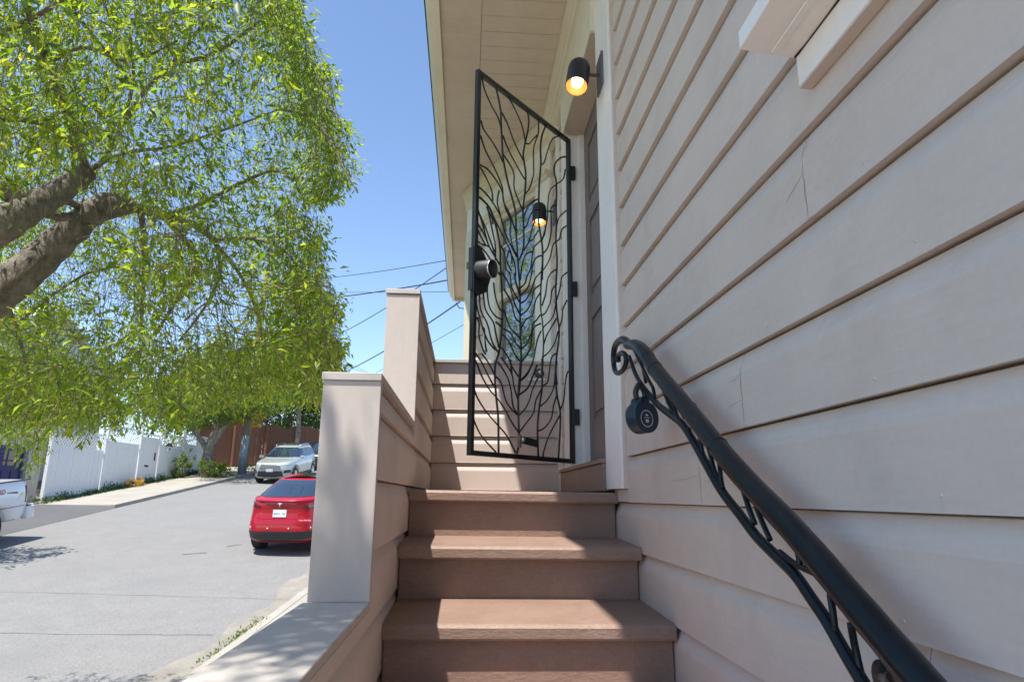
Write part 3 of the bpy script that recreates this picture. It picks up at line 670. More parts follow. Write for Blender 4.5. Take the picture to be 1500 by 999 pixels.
# key lock box hanging from the vine
lc = rp(948, 610, XR-.012); kb = thing('key_lock_box', 'navy teardrop key lock box hanging from the handrail vine', 'lock box', lc)
kn = Vector((.50, -.86, .04)).normalized(); kx = Vector((0, 0, 1)).cross(kn)*-1; kx.normalize(); kz = Vector((0, 0, 1)); kz = (kz-kn*kz.dot(kn)).normalized(); kx = kz.cross(kn)*-1
def tear(r, top):
    o = []
    for i in range(28):
        a = math.radians(-58+(360-64)*0+ (i/27)*-(360-64))+0; a = math.radians(62)-(i/27)*math.radians(304); o.append((r*math.cos(a), r*math.sin(a)))
    return o+[(-r*.34, top), (r*.34, top)]
R0 = .047
mb = MB(); rings = []
for d, sc in ((-.042, .93), (-.038, 1.0), (-.004, 1.0), (.0, .96)):
    rings.append([lc+kn*d+kx*(a*sc)+kz*(b*sc) for a, b in tear(R0, R0*1.22)])
n = len(rings[0]); vs = [p for r_ in rings for p in r_]
fs = [(i*n+j, i*n+(j+1) % n, (i+1)*n+(j+1) % n, (i+1)*n+j) for i in range(3) for j in range(n)]+[tuple(range(n)), tuple(range(3*n, 4*n))[::-1]]
mb.add(vs, fs); body = obj('case', mb, 'navy', kb, .002)
def ring_mb(c, r, wv, n=40, d=.0006):
    mb = MB(); P = [[c+kn*d+(kx*math.cos(2*math.pi*i/n)+kz*math.sin(2*math.pi*i/n))*rr for rr in (r-wv, r+wv)] for i in range(n+1)]; return mb.grid(P, smooth=False)
obj('dial_ring', ring_mb(lc+kx*.002-kz*.006, .0235, .0009), 'inkwhite', body)
def kq(x0, x1, z0, z1, m, name, d=.0007): return obj(name, MB().add([lc+kn*d+kx*x+kz*z for x, z in ((x0, z0), (x1, z0), (x1, z1), (x0, z1))], [(0, 1, 2, 3)]), m, body)
kq(-.003, .007, .002, .006, 'inkwhite', 'printed_mark'); kq(-.008, .011, -.004, -.0028, 'inkwhite', 'printed_mark'); kq(-.005, .008, -.013, -.009, 'inkwhite', 'printed_mark'); kq(-.004, .007, -.017, -.0145, 'inkwhite', 'printed_mark')
kq(-.026, -.013, .040, .053, 'platewhite', 'sticker')
sh_ = smooth_line([lc-kn*.021-kx*.016+kz*.052, lc-kn*.021-kx*.018+kz*.075, lc-kn*.021+kz*.098, lc-kn*.021+kx*.018+kz*.075, lc-kn*.021+kx*.016+kz*.052], 5)
obj('shackle', MB().tube(sh_, .0085, 10), 'blacktrim', kb)

# ------------------------------------------------------------------ vehicles
class Shape:
    """car body from plan outlines stacked in z. rows: z, y_rear, y_front, half_width, exponent_rear, exponent_front"""
    def __init__(s, rows): s.r = np.array(rows, float)
    def at(s, z): return [np.interp(z, s.r[:, 0], s.r[:, i]) for i in range(1, 6)]
    def end(s, x, z, front):
        yr, yf, w_, nr_, nf = s.at(z); yc = (yr+yf)/2; l = (yf-yr)/2; n_ = nf if front else nr_
        k = max(0., 1-abs(min(1, abs(x)/w_))**n_)**(1/n_); return yc+(l if front else -l)*k
    def side(s, y, z):
        yr, yf, w_, nr_, nf = s.at(z); yc = (yr+yf)/2; l = (yf-yr)/2; n_ = nf if y > yc else nr_
        return w_*max(0., 1-min(1, abs(y-yc)/l)**n_)**(1/n_)
    def body(s, zs, n=72):
        P = []
        for z in zs:
            yr, yf, w_, nr_, nf = s.at(z); yc = (yr+yf)/2; l = (yf-yr)/2; row = []
            for k in range(n+1):
                a = 2*math.pi*k/n; c, si = math.cos(a), math.sin(a); e = nf if si > 0 else nr_
                row.append((w_*math.copysign(abs(c)**(2/e), c), yc+l*math.copysign(abs(si)**(2/e), si), z))
            P.append(row)
        mb = MB(); mb.grid(P); mb.add(P[-1][:-1], [tuple(range(n))]); mb.add(P[0][:-1], [tuple(range(n))[::-1]]); return mb
    def end_patch(s, corners, front=False, o=.008, nx=10, nz=6):
        """corners: (xl,zb)(xr,zb)(xr2,zt)(xl2,zt)"""
        (a, b), (c, d), (e, f), (g_, h) = corners; P = []
        for i in range(nz+1):
            t = i/nz; row = []
            for j in range(nx+1):
                q = j/nx; x = (a+(c-a)*q)*(1-t)+(g_+(e-g_)*q)*t; z = (b+(d-b)*q)*(1-t)+(h+(f-h)*q)*t
                row.append((x, s.end(x, z, front)+(o if front else -o), z+(o*.5)))
            P.append(row)
        return MB().grid(P, flip=front)
    def side_patch(s, corners, sg, o=.008, ny=10, nz=5):
        (a, b), (c, d), (e, f), (g_, h) = corners; P = []
        for i in range(nz+1):
            t = i/nz; row = []
            for j in range(ny+1):
                q = j/ny; y = (a+(c-a)*q)*(1-t)+(g_+(e-g_)*q)*t; z = (b+(d-b)*q)*(1-t)+(h+(f-h)*q)*t
                row.append((sg*(s.side(y, z)+o), y, z))
            P.append(row)
        return MB().grid(P, flip=sg < 0)
def carve(o, centers, r, w_):
    """wheel arches cut out of a body mesh, baked at once."""
    for i, (x, y, z) in enumerate(centers):
        c = bpy.data.objects.new('cut', MB().lathe([(0, -w_), (r, -w_), (r, w_), (0, w_)], (x, y, z), (1, 0, 0), 28).mesh('cut')); COL.objects.link(c)
        bm = bmesh.new(); bm.from_mesh(c.data); bmesh.ops.remove_doubles(bm, verts=bm.verts, dist=1e-4); bmesh.ops.recalc_face_normals(bm, faces=bm.faces); bm.to_mesh(c.data); bm.free()
        m_ = o.modifiers.new('b', 'BOOLEAN'); m_.object = c; m_.operation = 'DIFFERENCE'; m_.solver = 'EXACT'
    bm = bmesh.new(); bm.from_mesh(o.data); bmesh.ops.remove_doubles(bm, verts=bm.verts, dist=1e-4); bmesh.ops.recalc_face_normals(bm, faces=bm.faces); bm.to_mesh(o.data); bm.free()
    p = o.parent; o.parent = None
    dg = bpy.context.evaluated_depsgraph_get(); me = bpy.data.meshes.new_from_object(o.evaluated_get(dg))
    for m_ in list(o.modifiers):
        c = m_.object; o.modifiers.remove(m_); bpy.data.objects.remove(c)
    o.data = me; o.parent = p
def wheel(parent, x, y, z, r, wd, sg, spokes=5):
    w_ = obj('wheel', MB().lathe([(r*.6, -wd/2), (r*.9, -wd/2), (r*.98, -wd/2+.02), (r, -wd/2+.05), (r, wd/2-.05), (r*.98, wd/2-.02), (r*.9, wd/2), (r*.66, wd/2), (r*.64, wd/2-.03), (r*.62, 0)], (x, y, z), (sg, 0, 0), 36), 'rubber', parent)
    rm = MB(); rm.lathe([(r*.65, wd/2-.03), (r*.63, wd/2-.005), (r*.58, wd/2-.02), (r*.56, wd/2-.06), (0, wd/2-.07)], (x, y, z), (sg, 0, 0), 36)
    for k in range(spokes):
        a = 2*math.pi*k/spokes; d = Vector((0, math.cos(a), math.sin(a))); t = Vector((0, -math.sin(a), math.cos(a)))
        rm.obox(Vector((x+sg*(wd/2-.03), y, z))+d*r*.33, Vector((.012, 0, 0)), t*r*.075, d*r*.27)
    rm.lathe([(0, wd/2-.01), (.06, wd/2-.015), (.07, wd/2-.05)], (x, y, z), (sg, 0, 0), 16)
    obj('rim', rm, 'chrome', w_); return w_
def cart(name, label, loc, head, flip, group=None):
    """vehicle root: +y of the model points along the street; flip turns it round"""
    sl_ = math.atan(.1238); hd = Vector((head, 1, 0)).normalized(); f = Vector((hd.x*math.cos(sl_), hd.y*math.cos(sl_), math.sin(sl_)))
    if flip: f = -f
    r_ = f.cross(Vector((0, 0, 1))).normalized(); u_ = r_.cross(f)
    m_ = Matrix((r_, f, u_)).transposed(); t = thing(name, label, 'car', loc, group, local=True); t.rotation_euler = m_.to_euler(); return t
# --- red car, seen from behind
rc = cart('parked_car', 'glossy red fastback car with a glass rear, parked uphill at the near kerb', (-4.62, 17.30, zg(17.30)), .10, False); rc.scale = (1.06,)*3
RS = Shape([(.30, .16, 4.5, .80, 5, 4), (.38, .05, 4.62, .92, 5, 4), (.55, .0, 4.70, .97, 4.5, 4), (.66, .0, 4.72, .985, 4.2, 3.6), (.80, .03, 4.66, .985, 4.0, 3.2), (.95, .09, 4.4, .975, 3.9, 3.0),
            (1.08, .10, 4.0, .955, 3.8, 2.8), (1.20, .09, 3.75, .925, 3.6, 2.6), (1.27, .11, 3.62, .90, 3.4, 2.5), (1.31, .22, 3.52, .875, 3.2, 2.4), (1.36, .42, 3.40, .845, 3.2, 2.4), (1.45, .74, 3.2, .80, 3.2, 2.4),
            (1.55, 1.08, 2.98, .745, 3.2, 2.4), (1.63, 1.42, 2.76, .69, 3.0, 2.3), (1.69, 1.75, 2.5, .61, 2.8, 2.2), (1.72, 2.0, 2.35, .40, 2.5, 2.2)])
zs = sorted(set([.30, .34, .38, .46, .55, .60, .66, .73, .80, .88, .95, 1.02, 1.08, 1.14, 1.20, 1.24, 1.27, 1.29, 1.31, 1.335, 1.36, 1.40, 1.45, 1.5, 1.55, 1.59, 1.63, 1.66, 1.69, 1.71, 1.72]))
body = obj('body', RS.body(zs), 'redpaint', rc)
carve(body, [(-.95, 1.0, .36), (.95, 1.0, .36), (-.95, 3.85, .36), (.95, 3.85, .36)], .39, .35)
for sg in (-1, 1):
    for y in (1.0, 3.85): wheel(rc, sg*.80, y, .36, .36, .25, sg)
obj('rear_window', RS.end_patch([(-.74, 1.335), (.74, 1.335), (.56, 1.63), (-.56, 1.63)], o=.010, nx=16, nz=10), 'carglass', rc)
obj('roof_glass', MB().grid([[(x, y, 1.700+.028-.06*(x/.55)**2-.05*((y-2.15)/.9)**2) for x in np.linspace(-.52, .52, 9)] for y in np.linspace(1.62, 2.7, 9)]), 'carglass', rc)
obj('windscreen', RS.end_patch([(-.7, 1.2), (.7, 1.2), (.55, 1.64), (-.55, 1.64)], front=True, o=.010), 'carglass', rc)
for sg in (-1, 1): obj('side_window', RS.side_patch([(.95, 1.30), (3.1, 1.22), (2.6, 1.60), (1.45, 1.60)], sg, o=.006), 'carglass', rc)
# spoiler lip
sp = []
for x in np.linspace(-.80, .80, 25):
    yb = RS.end(x, 1.25, False); e_ = 1-(abs(x)/.80)**6
    sp.append([(x, yb+.02, 1.235), (x, yb-.035*e_, 1.262), (x, yb-.040*e_, 1.276), (x, yb-.01, 1.294), (x, yb+.16, 1.318)])
obj('spoiler', MB().grid(sp, flip=True), 'redpaint', rc)
for sg in (-1, 1):
    c_ = [(.45*sg, 1.115), (.90*sg, 1.10), (.89*sg, 1.215), (.66*sg, 1.19)]
    tl = obj('taillight', RS.end_patch(c_ if sg > 0 else [c_[1], c_[0], c_[3], c_[2]], o=.012), 'smoked', rc)
    c2_ = [(.60*sg, 1.125), (.86*sg, 1.115), (.85*sg, 1.145), (.62*sg, 1.14)]
    obj('light_strip', RS.end_patch(c2_ if sg > 0 else [c2_[1], c2_[0], c2_[3], c2_[2]], o=.018, nz=2), 'taillight', tl)
lp = obj('licence_plate', RS.end_patch([(-.16, .90), (.16, .90), (.16, 1.065), (-.16, 1.065)], o=.020, nx=4, nz=2), 'platewhite', rc)
text_obj('plate_number', '8XKT 195', .066, 'inkblue', lp, (0, RS.end(0, .97, False)-.028, .975), (1, 0, 0), (0, .2, 1), .001)
obj('plate_recess', RS.end_patch([(-.44, .86), (.44, .86), (.42, 1.10), (-.42, 1.10)], o=.005), 'redpaint', rc)
em = MB(); ye = RS.end(0, 1.175, False)-.03
em.prism([(-.055, 1.222), (-.045, 1.206), (-.012, 1.204), (0, 1.13), (.012, 1.204), (.045, 1.206), (.055, 1.222), (0, 1.231)], 'y', ye, ye+.006); obj('badge', em, 'inkwhite', rc)
text_obj('badge_lettering', 'DUAL MOTOR', .046, 'inkwhite', rc, (.60, RS.end(.60, .80, False)-.03, .83), (1, .06, 0), (0, .1, 1), .002)
obj('diffuser', RS.end_patch([(-.80, .325), (.80, .325), (.86, .575), (-.86, .575)], o=.012, nx=20), 'blacktrim', rc)
obj('diffuser_lip', RS.end_patch([(-.62, .318), (.62, .318), (.70, .352), (-.70, .352)], o=.032, nx=20, nz=2), 'blacktrim', rc)
obj('bumper_seam', RS.end_patch([(-.88, .735), (.88, .735), (.88, .742), (-.88, .742)], o=.006, nx=20, nz=1), 'crack', rc)
obj('boot_seam', RS.end_patch([(-.90, 1.095), (.90, 1.095), (.90, 1.102), (-.90, 1.102)], o=.006, nx=20, nz=1), 'crack', rc)
for x in (-.72, -.25, .25, .72): obj('parking_sensor', MB().lathe([(.018, 0), (.016, .004), (0, .005)], (x, RS.end(x, .655, False)-.004, .655), (0, -1, 0), 12), 'inkwhite', rc)
for sg in (-1, 1): obj('door_mirror', MB().obox((sg*1.04, 3.0, 1.18), (.09, 0, 0), (0, .06, 0), (0, 0, .06)), 'redpaint', rc, .03)
# --- silver crossover facing down the hill
sv = cart('parked_car', 'pale silver SUV with roof rails facing downhill on the far side of the street', (-9.32, 34.0+4.3, zg(38.3)), .061, True); sv.scale = (1.06,)*3
SS = Shape([(.24, .15, 4.4, .80, 6, 5), (.32, .05, 4.52, .90, 6, 5), (.50, .0, 4.58, .93, 6, 4.5), (.70, .0, 4.60, .935, 6, 4.2), (.86, .02, 4.56, .935, 6, 4.0), (.98, .04, 4.46, .925, 6, 4.0), (1.03, .06, 4.25, .91, 6, 4), (1.07, .07, 3.95, .90, 6, 4),
            (1.11, .08, 3.55, .89, 6, 4), (1.15, .09, 3.40, .875, 6, 4), (1.30, .16, 3.05, .81, 6, 4.5), (1.45, .24, 2.72, .75, 6, 5), (1.58, .32, 2.42, .69, 6, 5), (1.64, .42, 2.25, .63, 6, 5), (1.67, .6, 2.05, .50, 5, 5)])
body = obj('body', SS.body([.24, .28, .32, .4, .5, .6, .7, .78, .86, .92, .98, 1.005, 1.03, 1.05, 1.07, 1.09, 1.11, 1.13, 1.15, 1.22, 1.3, 1.38, 1.45, 1.52, 1.58, 1.61, 1.64, 1.66, 1.67]), 'silverpaint', sv)
wc = [(sg*.9, y, .36) for sg in (-1, 1) for y in (.85, 3.62)]; carve(body, wc, .42, .35)
for x, y, z in wc: wheel(sv, math.copysign(.79, x), y, z, .36, .24, 1 if x > 0 else -1)
obj('windscreen', SS.end_patch([(-.74, 1.16), (.74, 1.16), (.60, 1.585), (-.60, 1.585)], True, o=.012), 'carglass', sv)
obj('rear_window', SS.end_patch([(-.7, 1.2), (.7, 1.2), (.6, 1.55), (-.6, 1.55)], False, o=.012), 'carglass', sv)
for sg in (-1, 1):
    for c_ in ([(2.05, 1.16), (3.15, 1.16), (2.48, 1.55), (2.05, 1.55)], [(1.05, 1.17), (1.97, 1.16), (1.97, 1.55), (1.12, 1.55)], [(.45, 1.22), (.98, 1.18), (1.04, 1.54), (.62, 1.50)]):
        obj('side_window', SS.side_patch(c_, sg, o=.008), 'carglass', sv)
    for y in (2.01, 1.01): obj('door_seam', SS.side_patch([(y, .42), (y+.012, .42), (y+.012, 1.14), (y, 1.14)], sg, o=.006, ny=1), 'crack', sv)
    obj('sill_cladding', SS.side_patch([(1.28, .25), (3.18, .25), (3.18, .43), (1.28, .43)], sg, o=.014), 'blacktrim', sv)
    for y in (.85, 3.62):
        ar = MB(); ar.grid([[(sg*(SS.side(y+.0, .7)+.012), y+math.cos(a)*rr, .36+math.sin(a)*rr) for rr in (.415, .475)] for a in np.linspace(-.15, math.pi+.15, 20)], flip=sg > 0); obj('arch_cladding', ar, 'blacktrim', sv)
    obj('roof_rail', MB().tube(smooth_line([(sg*.60, .75, 1.66), (sg*.61, .85, 1.715), (sg*.61, 2.0, 1.715), (sg*.60, 2.15, 1.65)], 3), .018, 8), 'chrome', sv)
    obj('door_mirror', MB().obox((sg*1.00, 2.98, 1.16), (.10, 0, 0), (0, .06, .0), (0, 0, .065)), 'silverpaint', sv, .03)
    hl = [(.46*sg, .86), (.88*sg, .90), (.86*sg, .985), (.48*sg, .95)]
    obj('headlight', SS.end_patch(hl if sg > 0 else [hl[1], hl[0], hl[3], hl[2]], True, o=.014), 'headlight', sv)
    fg = [(.60*sg, .50), (.84*sg, .50), (.84*sg, .64), (.66*sg, .64)]
    obj('fog_light', SS.end_patch(fg if sg > 0 else [fg[1], fg[0], fg[3], fg[2]], True, o=.012), 'blacktrim', sv)
for y in (1.0, 1.8): obj('roof_crossbar', MB().tube([(-.62, y, 1.735), (.62, y, 1.735)], .016, 8), 'blacktrim', sv)
obj('grille', SS.end_patch([(-.50, .70), (.50, .70), (.42, .90), (-.42, .90)], True, o=.014), 'blacktrim', sv)
gr = MB()
for z in (.73, .77, .81, .85): q = SS.end_patch([(-.47, z), (.47, z), (.46, z+.012), (-.46, z+.012)], True, o=.024, nz=1); gr.add(q.v, q.f)
obj('grille_bar', gr, 'silverpaint', sv)
obj('lower_grille', SS.end_patch([(-.62, .30), (.62, .30), (.55, .60), (-.55, .60)], True, o=.012), 'blacktrim', sv)
obj('skid_plate', SS.end_patch([(-.4, .262), (.4, .262), (.34, .32), (-.34, .32)], True, o=.02), 'silverpaint', sv)
obj('licence_plate', SS.end_patch([(-.16, .56), (.16, .56), (.16, .70), (-.16, .70)], True, o=.03, nx=3, nz=2), 'platewhite', sv)
obj('badge', SS.end_patch([(-.06, .90), (.06, .90), (.06, .945), (-.06, .945)], True, o=.03, nx=3, nz=2), 'chrome', sv)
obj('bonnet_crease', SS.end_patch([(-.45, .99), (.45, .99), (.45, .998), (-.45, .998)], True, o=.008, nz=1), 'crack', sv)
# --- white pickup, tail end in view
pk = cart('pickup_truck', 'white pickup truck with its tail end showing at the left edge of the street', (-13.05, 19.6, zg(19.6)), .061, True); pk.scale = (1.17,)*3; pk['category'] = 'pickup truck'
TB = Shape([(.50, .06, 2.5, .92, 9, 9), (.62, .0, 2.5, .96, 9, 9), (.85, .0, 2.5, .975, 9, 9), (1.05, .0, 2.5, .97, 9, 9), (1.22, .01, 2.5, .955, 9, 9), (1.33, .02, 2.5, .93, 9, 9), (1.37, .04, 2.48, .915, 9, 9)])
body = obj('cargo_bed', TB.body([.5, .55, .62, .75, .85, .95, 1.05, 1.15, 1.22, 1.28, 1.33, 1.355, 1.37]), 'whitepaint', pk)
wc = [(sg*.92, 1.25, .42) for sg in (-1, 1)]; carve(body, wc, .50, .35)
CB = Shape([(.45, 2.52, 5.4, .94, 9, 5), (.8, 2.52, 5.45, .975, 9, 4.5), (1.1, 2.52, 5.35, .965, 9, 4), (1.2, 2.54, 4.5, .93, 9, 4), (1.5, 2.62, 4.0, .83, 9, 5), (1.78, 2.72, 3.6, .73, 9, 5), (1.86, 2.9, 3.4, .6, 7, 5)])
cab = obj('cab', CB.body([.45, .6, .8, .95, 1.1, 1.15, 1.2, 1.35, 1.5, 1.65, 1.78, 1.83, 1.86]), 'whitepaint', pk)
carve(cab, [(sg*.92, 4.55, .42) for sg in (-1, 1)], .50, .35)
for sg in (-1, 1):
    for y in (1.25, 4.55): wheel(pk, sg*.82, y, .42, .42, .27, sg, 6)
    obj('side_window', CB.side_patch([(2.75, 1.24), (4.3, 1.24), (3.65, 1.72), (2.82, 1.72)], sg, o=.008), 'carglass', pk)
    tl = [(.78*sg, .86), (.95*sg, .86), (.93*sg, 1.24), (.80*sg, 1.24)]
    obj('taillight', TB.end_patch(tl if sg > 0 else [tl[1], tl[0], tl[3], tl[2]], False, o=.014), 'taillight', pk)
    obj('taillight', TB.side_patch([(.03, .86), (.20, .86), (.13, 1.24), (.05, 1.24)], sg, o=.014), 'taillight', pk)
    obj('reverse_lens', TB.side_patch([(.04, .99), (.17, .99), (.15, 1.06), (.05, 1.06)], sg, o=.020, nz=1), 'headlight', pk)
    text_obj('bed_lettering', 'TRD', .16, 'inkred', pk, (sg*(TB.side(1.0, 1.16)+.012), 1.0, 1.17), (0, sg, 0), (0, 0, 1), .001)
    obj('bed_decal', TB.side_patch([(.45, 1.10), (.80, 1.135), (.80, 1.15), (.50, 1.14)], sg, o=.010, nz=1), 'blacktrim', pk)
    obj('bed_rail_cap', MB().box(min(sg*.84, sg*.935), max(sg*.84, sg*.935), .03, 2.48, 1.366, 1.385), 'blacktrim', pk, .006)
    obj('bed_crease', TB.side_patch([(.2, .80), (2.3, .80), (2.3, .812), (.2, .812)], sg, o=.006, nz=1), 'crack', pk)
obj('rear_bumper', MB().prism([(-1.0, -.0), (-.93, -.17), (.93, -.17), (1.0, -.0), (.99, .16), (-.99, .16)], 'z', .48, .76), 'whitepaint', pk, .03)
obj('bumper_step', MB().box(-.86, .86, -.16, .0, .761, .775), 'blacktrim', pk)
obj('tailgate', TB.end_patch([(-.74, .80), (.74, .80), (.74, 1.34), (-.74, 1.34)], False, o=.012), 'whitepaint', pk)
obj('rear_window', CB.end_patch([(-.68, 1.28), (.68, 1.28), (.6, 1.72), (-.6, 1.72)], False, o=.01), 'carglass', pk)
obj('windscreen', CB.end_patch([(-.72, 1.24), (.72, 1.24), (.62, 1.76), (-.62, 1.76)], True, o=.01), 'carglass', pk)
# --- dark car behind the SUV
dk = cart('parked_car', 'dark car half hidden behind the silver SUV and the post', (-9.0, 45.5, zg(45.5)), .061, True)
body = obj('body', SS.body([.24, .32, .5, .7, .86, .98, 1.03, 1.07, 1.11, 1.15, 1.3, 1.45, 1.58, 1.64, 1.67]), 'darkpaint', dk)
wc = [(sg*.9, y, .36) for sg in (-1, 1) for y in (.85, 3.62)]; carve(body, wc, .42, .35)
for x, y, z in wc: wheel(dk, math.copysign(.79, x), y, z, .36, .24, 1 if x > 0 else -1)
obj('windscreen', SS.end_patch([(-.74, 1.16), (.74, 1.16), (.60, 1.585), (-.60, 1.585)], True, o=.012), 'carglass', dk)
for sg in (-1, 1):
    obj('side_window', SS.side_patch([(1.05, 1.17), (3.15, 1.16), (2.48, 1.55), (1.12, 1.55)], sg, o=.008), 'carglass', dk)
    hl = [(.46*sg, .86), (.88*sg, .90), (.86*sg, .985), (.48*sg, .95)]
    obj('headlight', SS.end_patch(hl if sg > 0 else [hl[1], hl[0], hl[3], hl[2]], True, o=.014), 'headlight', dk)

# ------------------------------------------------------------------ far side: fences, garage, houses
def xf(y): return xl(y)-3.05 if y < 60 else xl(60)-3.05
wf = thing('white_fence', 'white board fence topped with diagonal lattice along the far pavement', 'fence', (xf(32), 32, zg(32)))
plank = None
secs = [(26.1, 29.35, 1.90, .62), (29.55, 32.0, 1.98, .62), (32.25, 33.75, 2.12, .0), (33.95, 36.2, 1.62, .50), (36.35, 39.6, 1.48, .50)]
for si, (a, b, hb, hl_) in enumerate(secs):
    zm = zg((a+b)/2)+.1; top = zm+hb; hd = math.atan2(xf(b)-xf(a), b-a)
    y = a; bwid = .145; nb = max(1, int((b-a)/bwid)); bwid = (b-a)/nb
    for i in range(nb):
        yc = a+bwid*(i+.5); zb = zg(yc)+.12
        if plank is None:
            pm = MB().box(-.012, .012, -.5, .5, 0, 1).mesh('fence_board'); pm.materials.append(MT['fencewhite']); plank = pm
        o = bpy.data.objects.new('fence_board', plank); COL.objects.link(o); o.parent = wf
        o.scale = (1, bwid-.012, top-zb); o.location = Vector((xf(yc)+rnd.uniform(-.004, .004), yc, zb))-ORG[wf]; o.rotation_euler = (0, 0, -hd)
    obj('fence_rail', MB().obox((xf((a+b)/2)-.03, (a+b)/2, top-.05), (.02, 0, 0), ((xf(b)-xf(a))/2, (b-a)/2, 0), (0, 0, .05)), 'fencewhite', wf)
    obj('fence_rail', MB().obox((xf((a+b)/2)+.022, (a+b)/2, zm-.02), (.012, 0, 0), ((xf(b)-xf(a))/2, (b-a)/2, (zg(b)-zg(a))/2), (0, 0, .09)), 'fencewhite', wf)
    if hl_:
        lt = MB(); z0, z1 = top+.01, top+hl_; L_ = b-a; sp_ = .165
        k = -hl_
        while k < L_:
            for dr in (1, -1):
                s0, s1 = k, k+hl_
                t0 = max(0, (0-s0)/(s1-s0)); t1 = min(1, (L_-s0)/(s1-s0))
                if t1 > t0:
                    p0 = (s0+(s1-s0)*t0, z0+(z1-z0)*(t0 if dr > 0 else 1-t0)); p1 = (s0+(s1-s0)*t1, z0+(z1-z0)*(t1 if dr > 0 else 1-t1))
                    A = Vector((xf(a+p0[0])+.006*dr, a+p0[0], p0[1])); B = Vector((xf(a+p1[0])+.006*dr, a+p1[0], p1[1])); d = B-A; n_ = d.cross(Vector((1, 0, 0))).normalized()
                    lt.obox((A+B)/2, (.005, 0, 0), n_*.017, d/2)
            k += sp_
        obj('lattice', lt, 'fencewhite', wf, kind='stuff')
        obj('lattice_rail', MB().obox((xf((a+b)/2), (a+b)/2, z1+.02), (.03, 0, 0), ((xf(b)-xf(a))/2, (b-a)/2, 0), (0, 0, .03)), 'fencewhite', wf)
for y, h in ((26.03, 2.65), (29.45, 2.7), (32.12, 2.75), (33.85, 2.75), (36.28, 2.3), (39.7, 2.1)):
    zb = zg(y)+.1; obj('fence_post', MB().box(xf(y)-.06, xf(y)+.06, y-.055, y+.055, zb-.1, zb+h), 'fencewhite', wf, .006)
zb = zg(33)+.1
obj('gate_handle', MB().box(xf(33.45)+.013, xf(33.45)+.05, 33.42, 33.48, zb+1.05, zb+1.42), 'iron', wf)
obj('mail_slot', MB().box(xf(32.8)+.013, xf(32.8)+.03, 32.65, 33.0, zb+.72, zb+.80), 'iron', wf)
obj('gate_head', MB().box(xf(33)-.03, xf(33)+.03, 32.25, 33.78, zb+2.2, zb+2.28), 'fencewhite', wf)
y = 34.6; zb = zg(y)
mbx = thing('mailbox', 'small house-shaped mailbox on the white fence right of its gate', 'mailbox', (xf(y)+.06, y, zb+1.55))
obj('box', MB().box(xf(y)+.016, xf(y)+.13, y-.2, y+.2, zb+1.45, zb+1.72), 'fencewhite', mbx)
obj('lid', MB().prism([(y-.26, zb+1.71), (y+.26, zb+1.71), (y, zb+1.90)], 'x', xf(y)+.014, xf(y)+.16), 'blacktrim', mbx)
obj('number_plate', MB().box(xf(y)+.131, xf(y)+.135, y-.06, y+.06, zb+1.52, zb+1.63), 'blacktrim', mbx)
# brown fence further up
bf = thing('redwood_fence', 'tall red-brown board fence beyond the street tree', 'fence', (-12.6, 41, zg(41)))
a, b = Vector((-15.9, 40.2, 0)), Vector((-10.2, 47.5, 0)); L_ = (b-a).length; d = (b-a)/L_; nb = int(L_/.155); bpm = None
for i in range(nb):
    p = a+d*(i+.5)*L_/nb; hgt = 2.62+(.22 if (i//9) % 2 else 0)+rnd.uniform(-.02, .02)-.05*i/nb*10
    if bpm is None: bpm = MB().box(-.5, .5, -.5, .5, 0, 1).mesh('fence_board'); bpm.materials.append(MT['redwood'])
    o = bpy.data.objects.new('fence_board', bpm); COL.objects.link(o); o.parent = bf; o.scale = (.024, L_/nb-.004, max(1.6, hgt)); o.location = Vector((p.x+rnd.uniform(-.01, .01), p.y, zg(p.y)+.1))-ORG[bf]; o.rotation_euler = (0, 0, math.atan2(-d.x, d.y))
for i in range(5):
    p = a+d*L_*i/4; obj('fence_post', MB().box(p.x-.02, p.x+.12, p.y-.12, p.y-.01, zg(p.y)-.1, zg(p.y)+2.75-.4*i/4), 'redwood', bf)
gf = thing('grey_fence', 'grey weathered fence far up the street above the silver SUV', 'fence', (-6.5, 54, zg(54)))
gpm = MB().box(-.5, .5, -.5, .5, 0, 1).mesh('fence_board'); gpm.materials.append(MT['greywood'])
for i in range(48):
    o = bpy.data.objects.new('fence_board', gpm); COL.objects.link(o); o.parent = gf; o.scale = (.14, .03, 1.9+rnd.uniform(-.03, .03)); o.location = Vector((-10.2+i*.155, 54, zg(54)+.1))-ORG[gf]
# garage with blue door at far left
ga = thing('garage', 'pale garage with a navy blue panelled door behind the pickup', 'garage', (xf(23), 23, zg(23)))
gx = -16.95
obj('wall', MB().box(gx-6, gx-.12, 18, 27.75, zg(18)-.5, zg(23)+3.3).box(gx-.119, gx, 26.75, 27.75, zg(18)-.5, zg(23)+3.05).box(gx-.119, gx, 18, 20.6, zg(18)-.5, zg(23)+3.05).box(gx-.1185, gx, 20.6, 26.75, zg(23)+2.52, zg(23)+3.05), 'housewhite', ga)
obj('cornice', MB().box(gx-.15, gx+.28, 17.8, 27.9, zg(23)+3.051, zg(23)+3.26).box(gx-.1, gx+.18, 17.9, 27.85, zg(23)+2.93, zg(23)+3.05), 'cream', ga, .02)
gdo = obj('garage_door', MB().box(gx-.11, gx-.06, 20.6, 26.75, zg(21)-.2, zg(23)+2.52), 'bluedoor', ga)
zq = zg(23)+.25
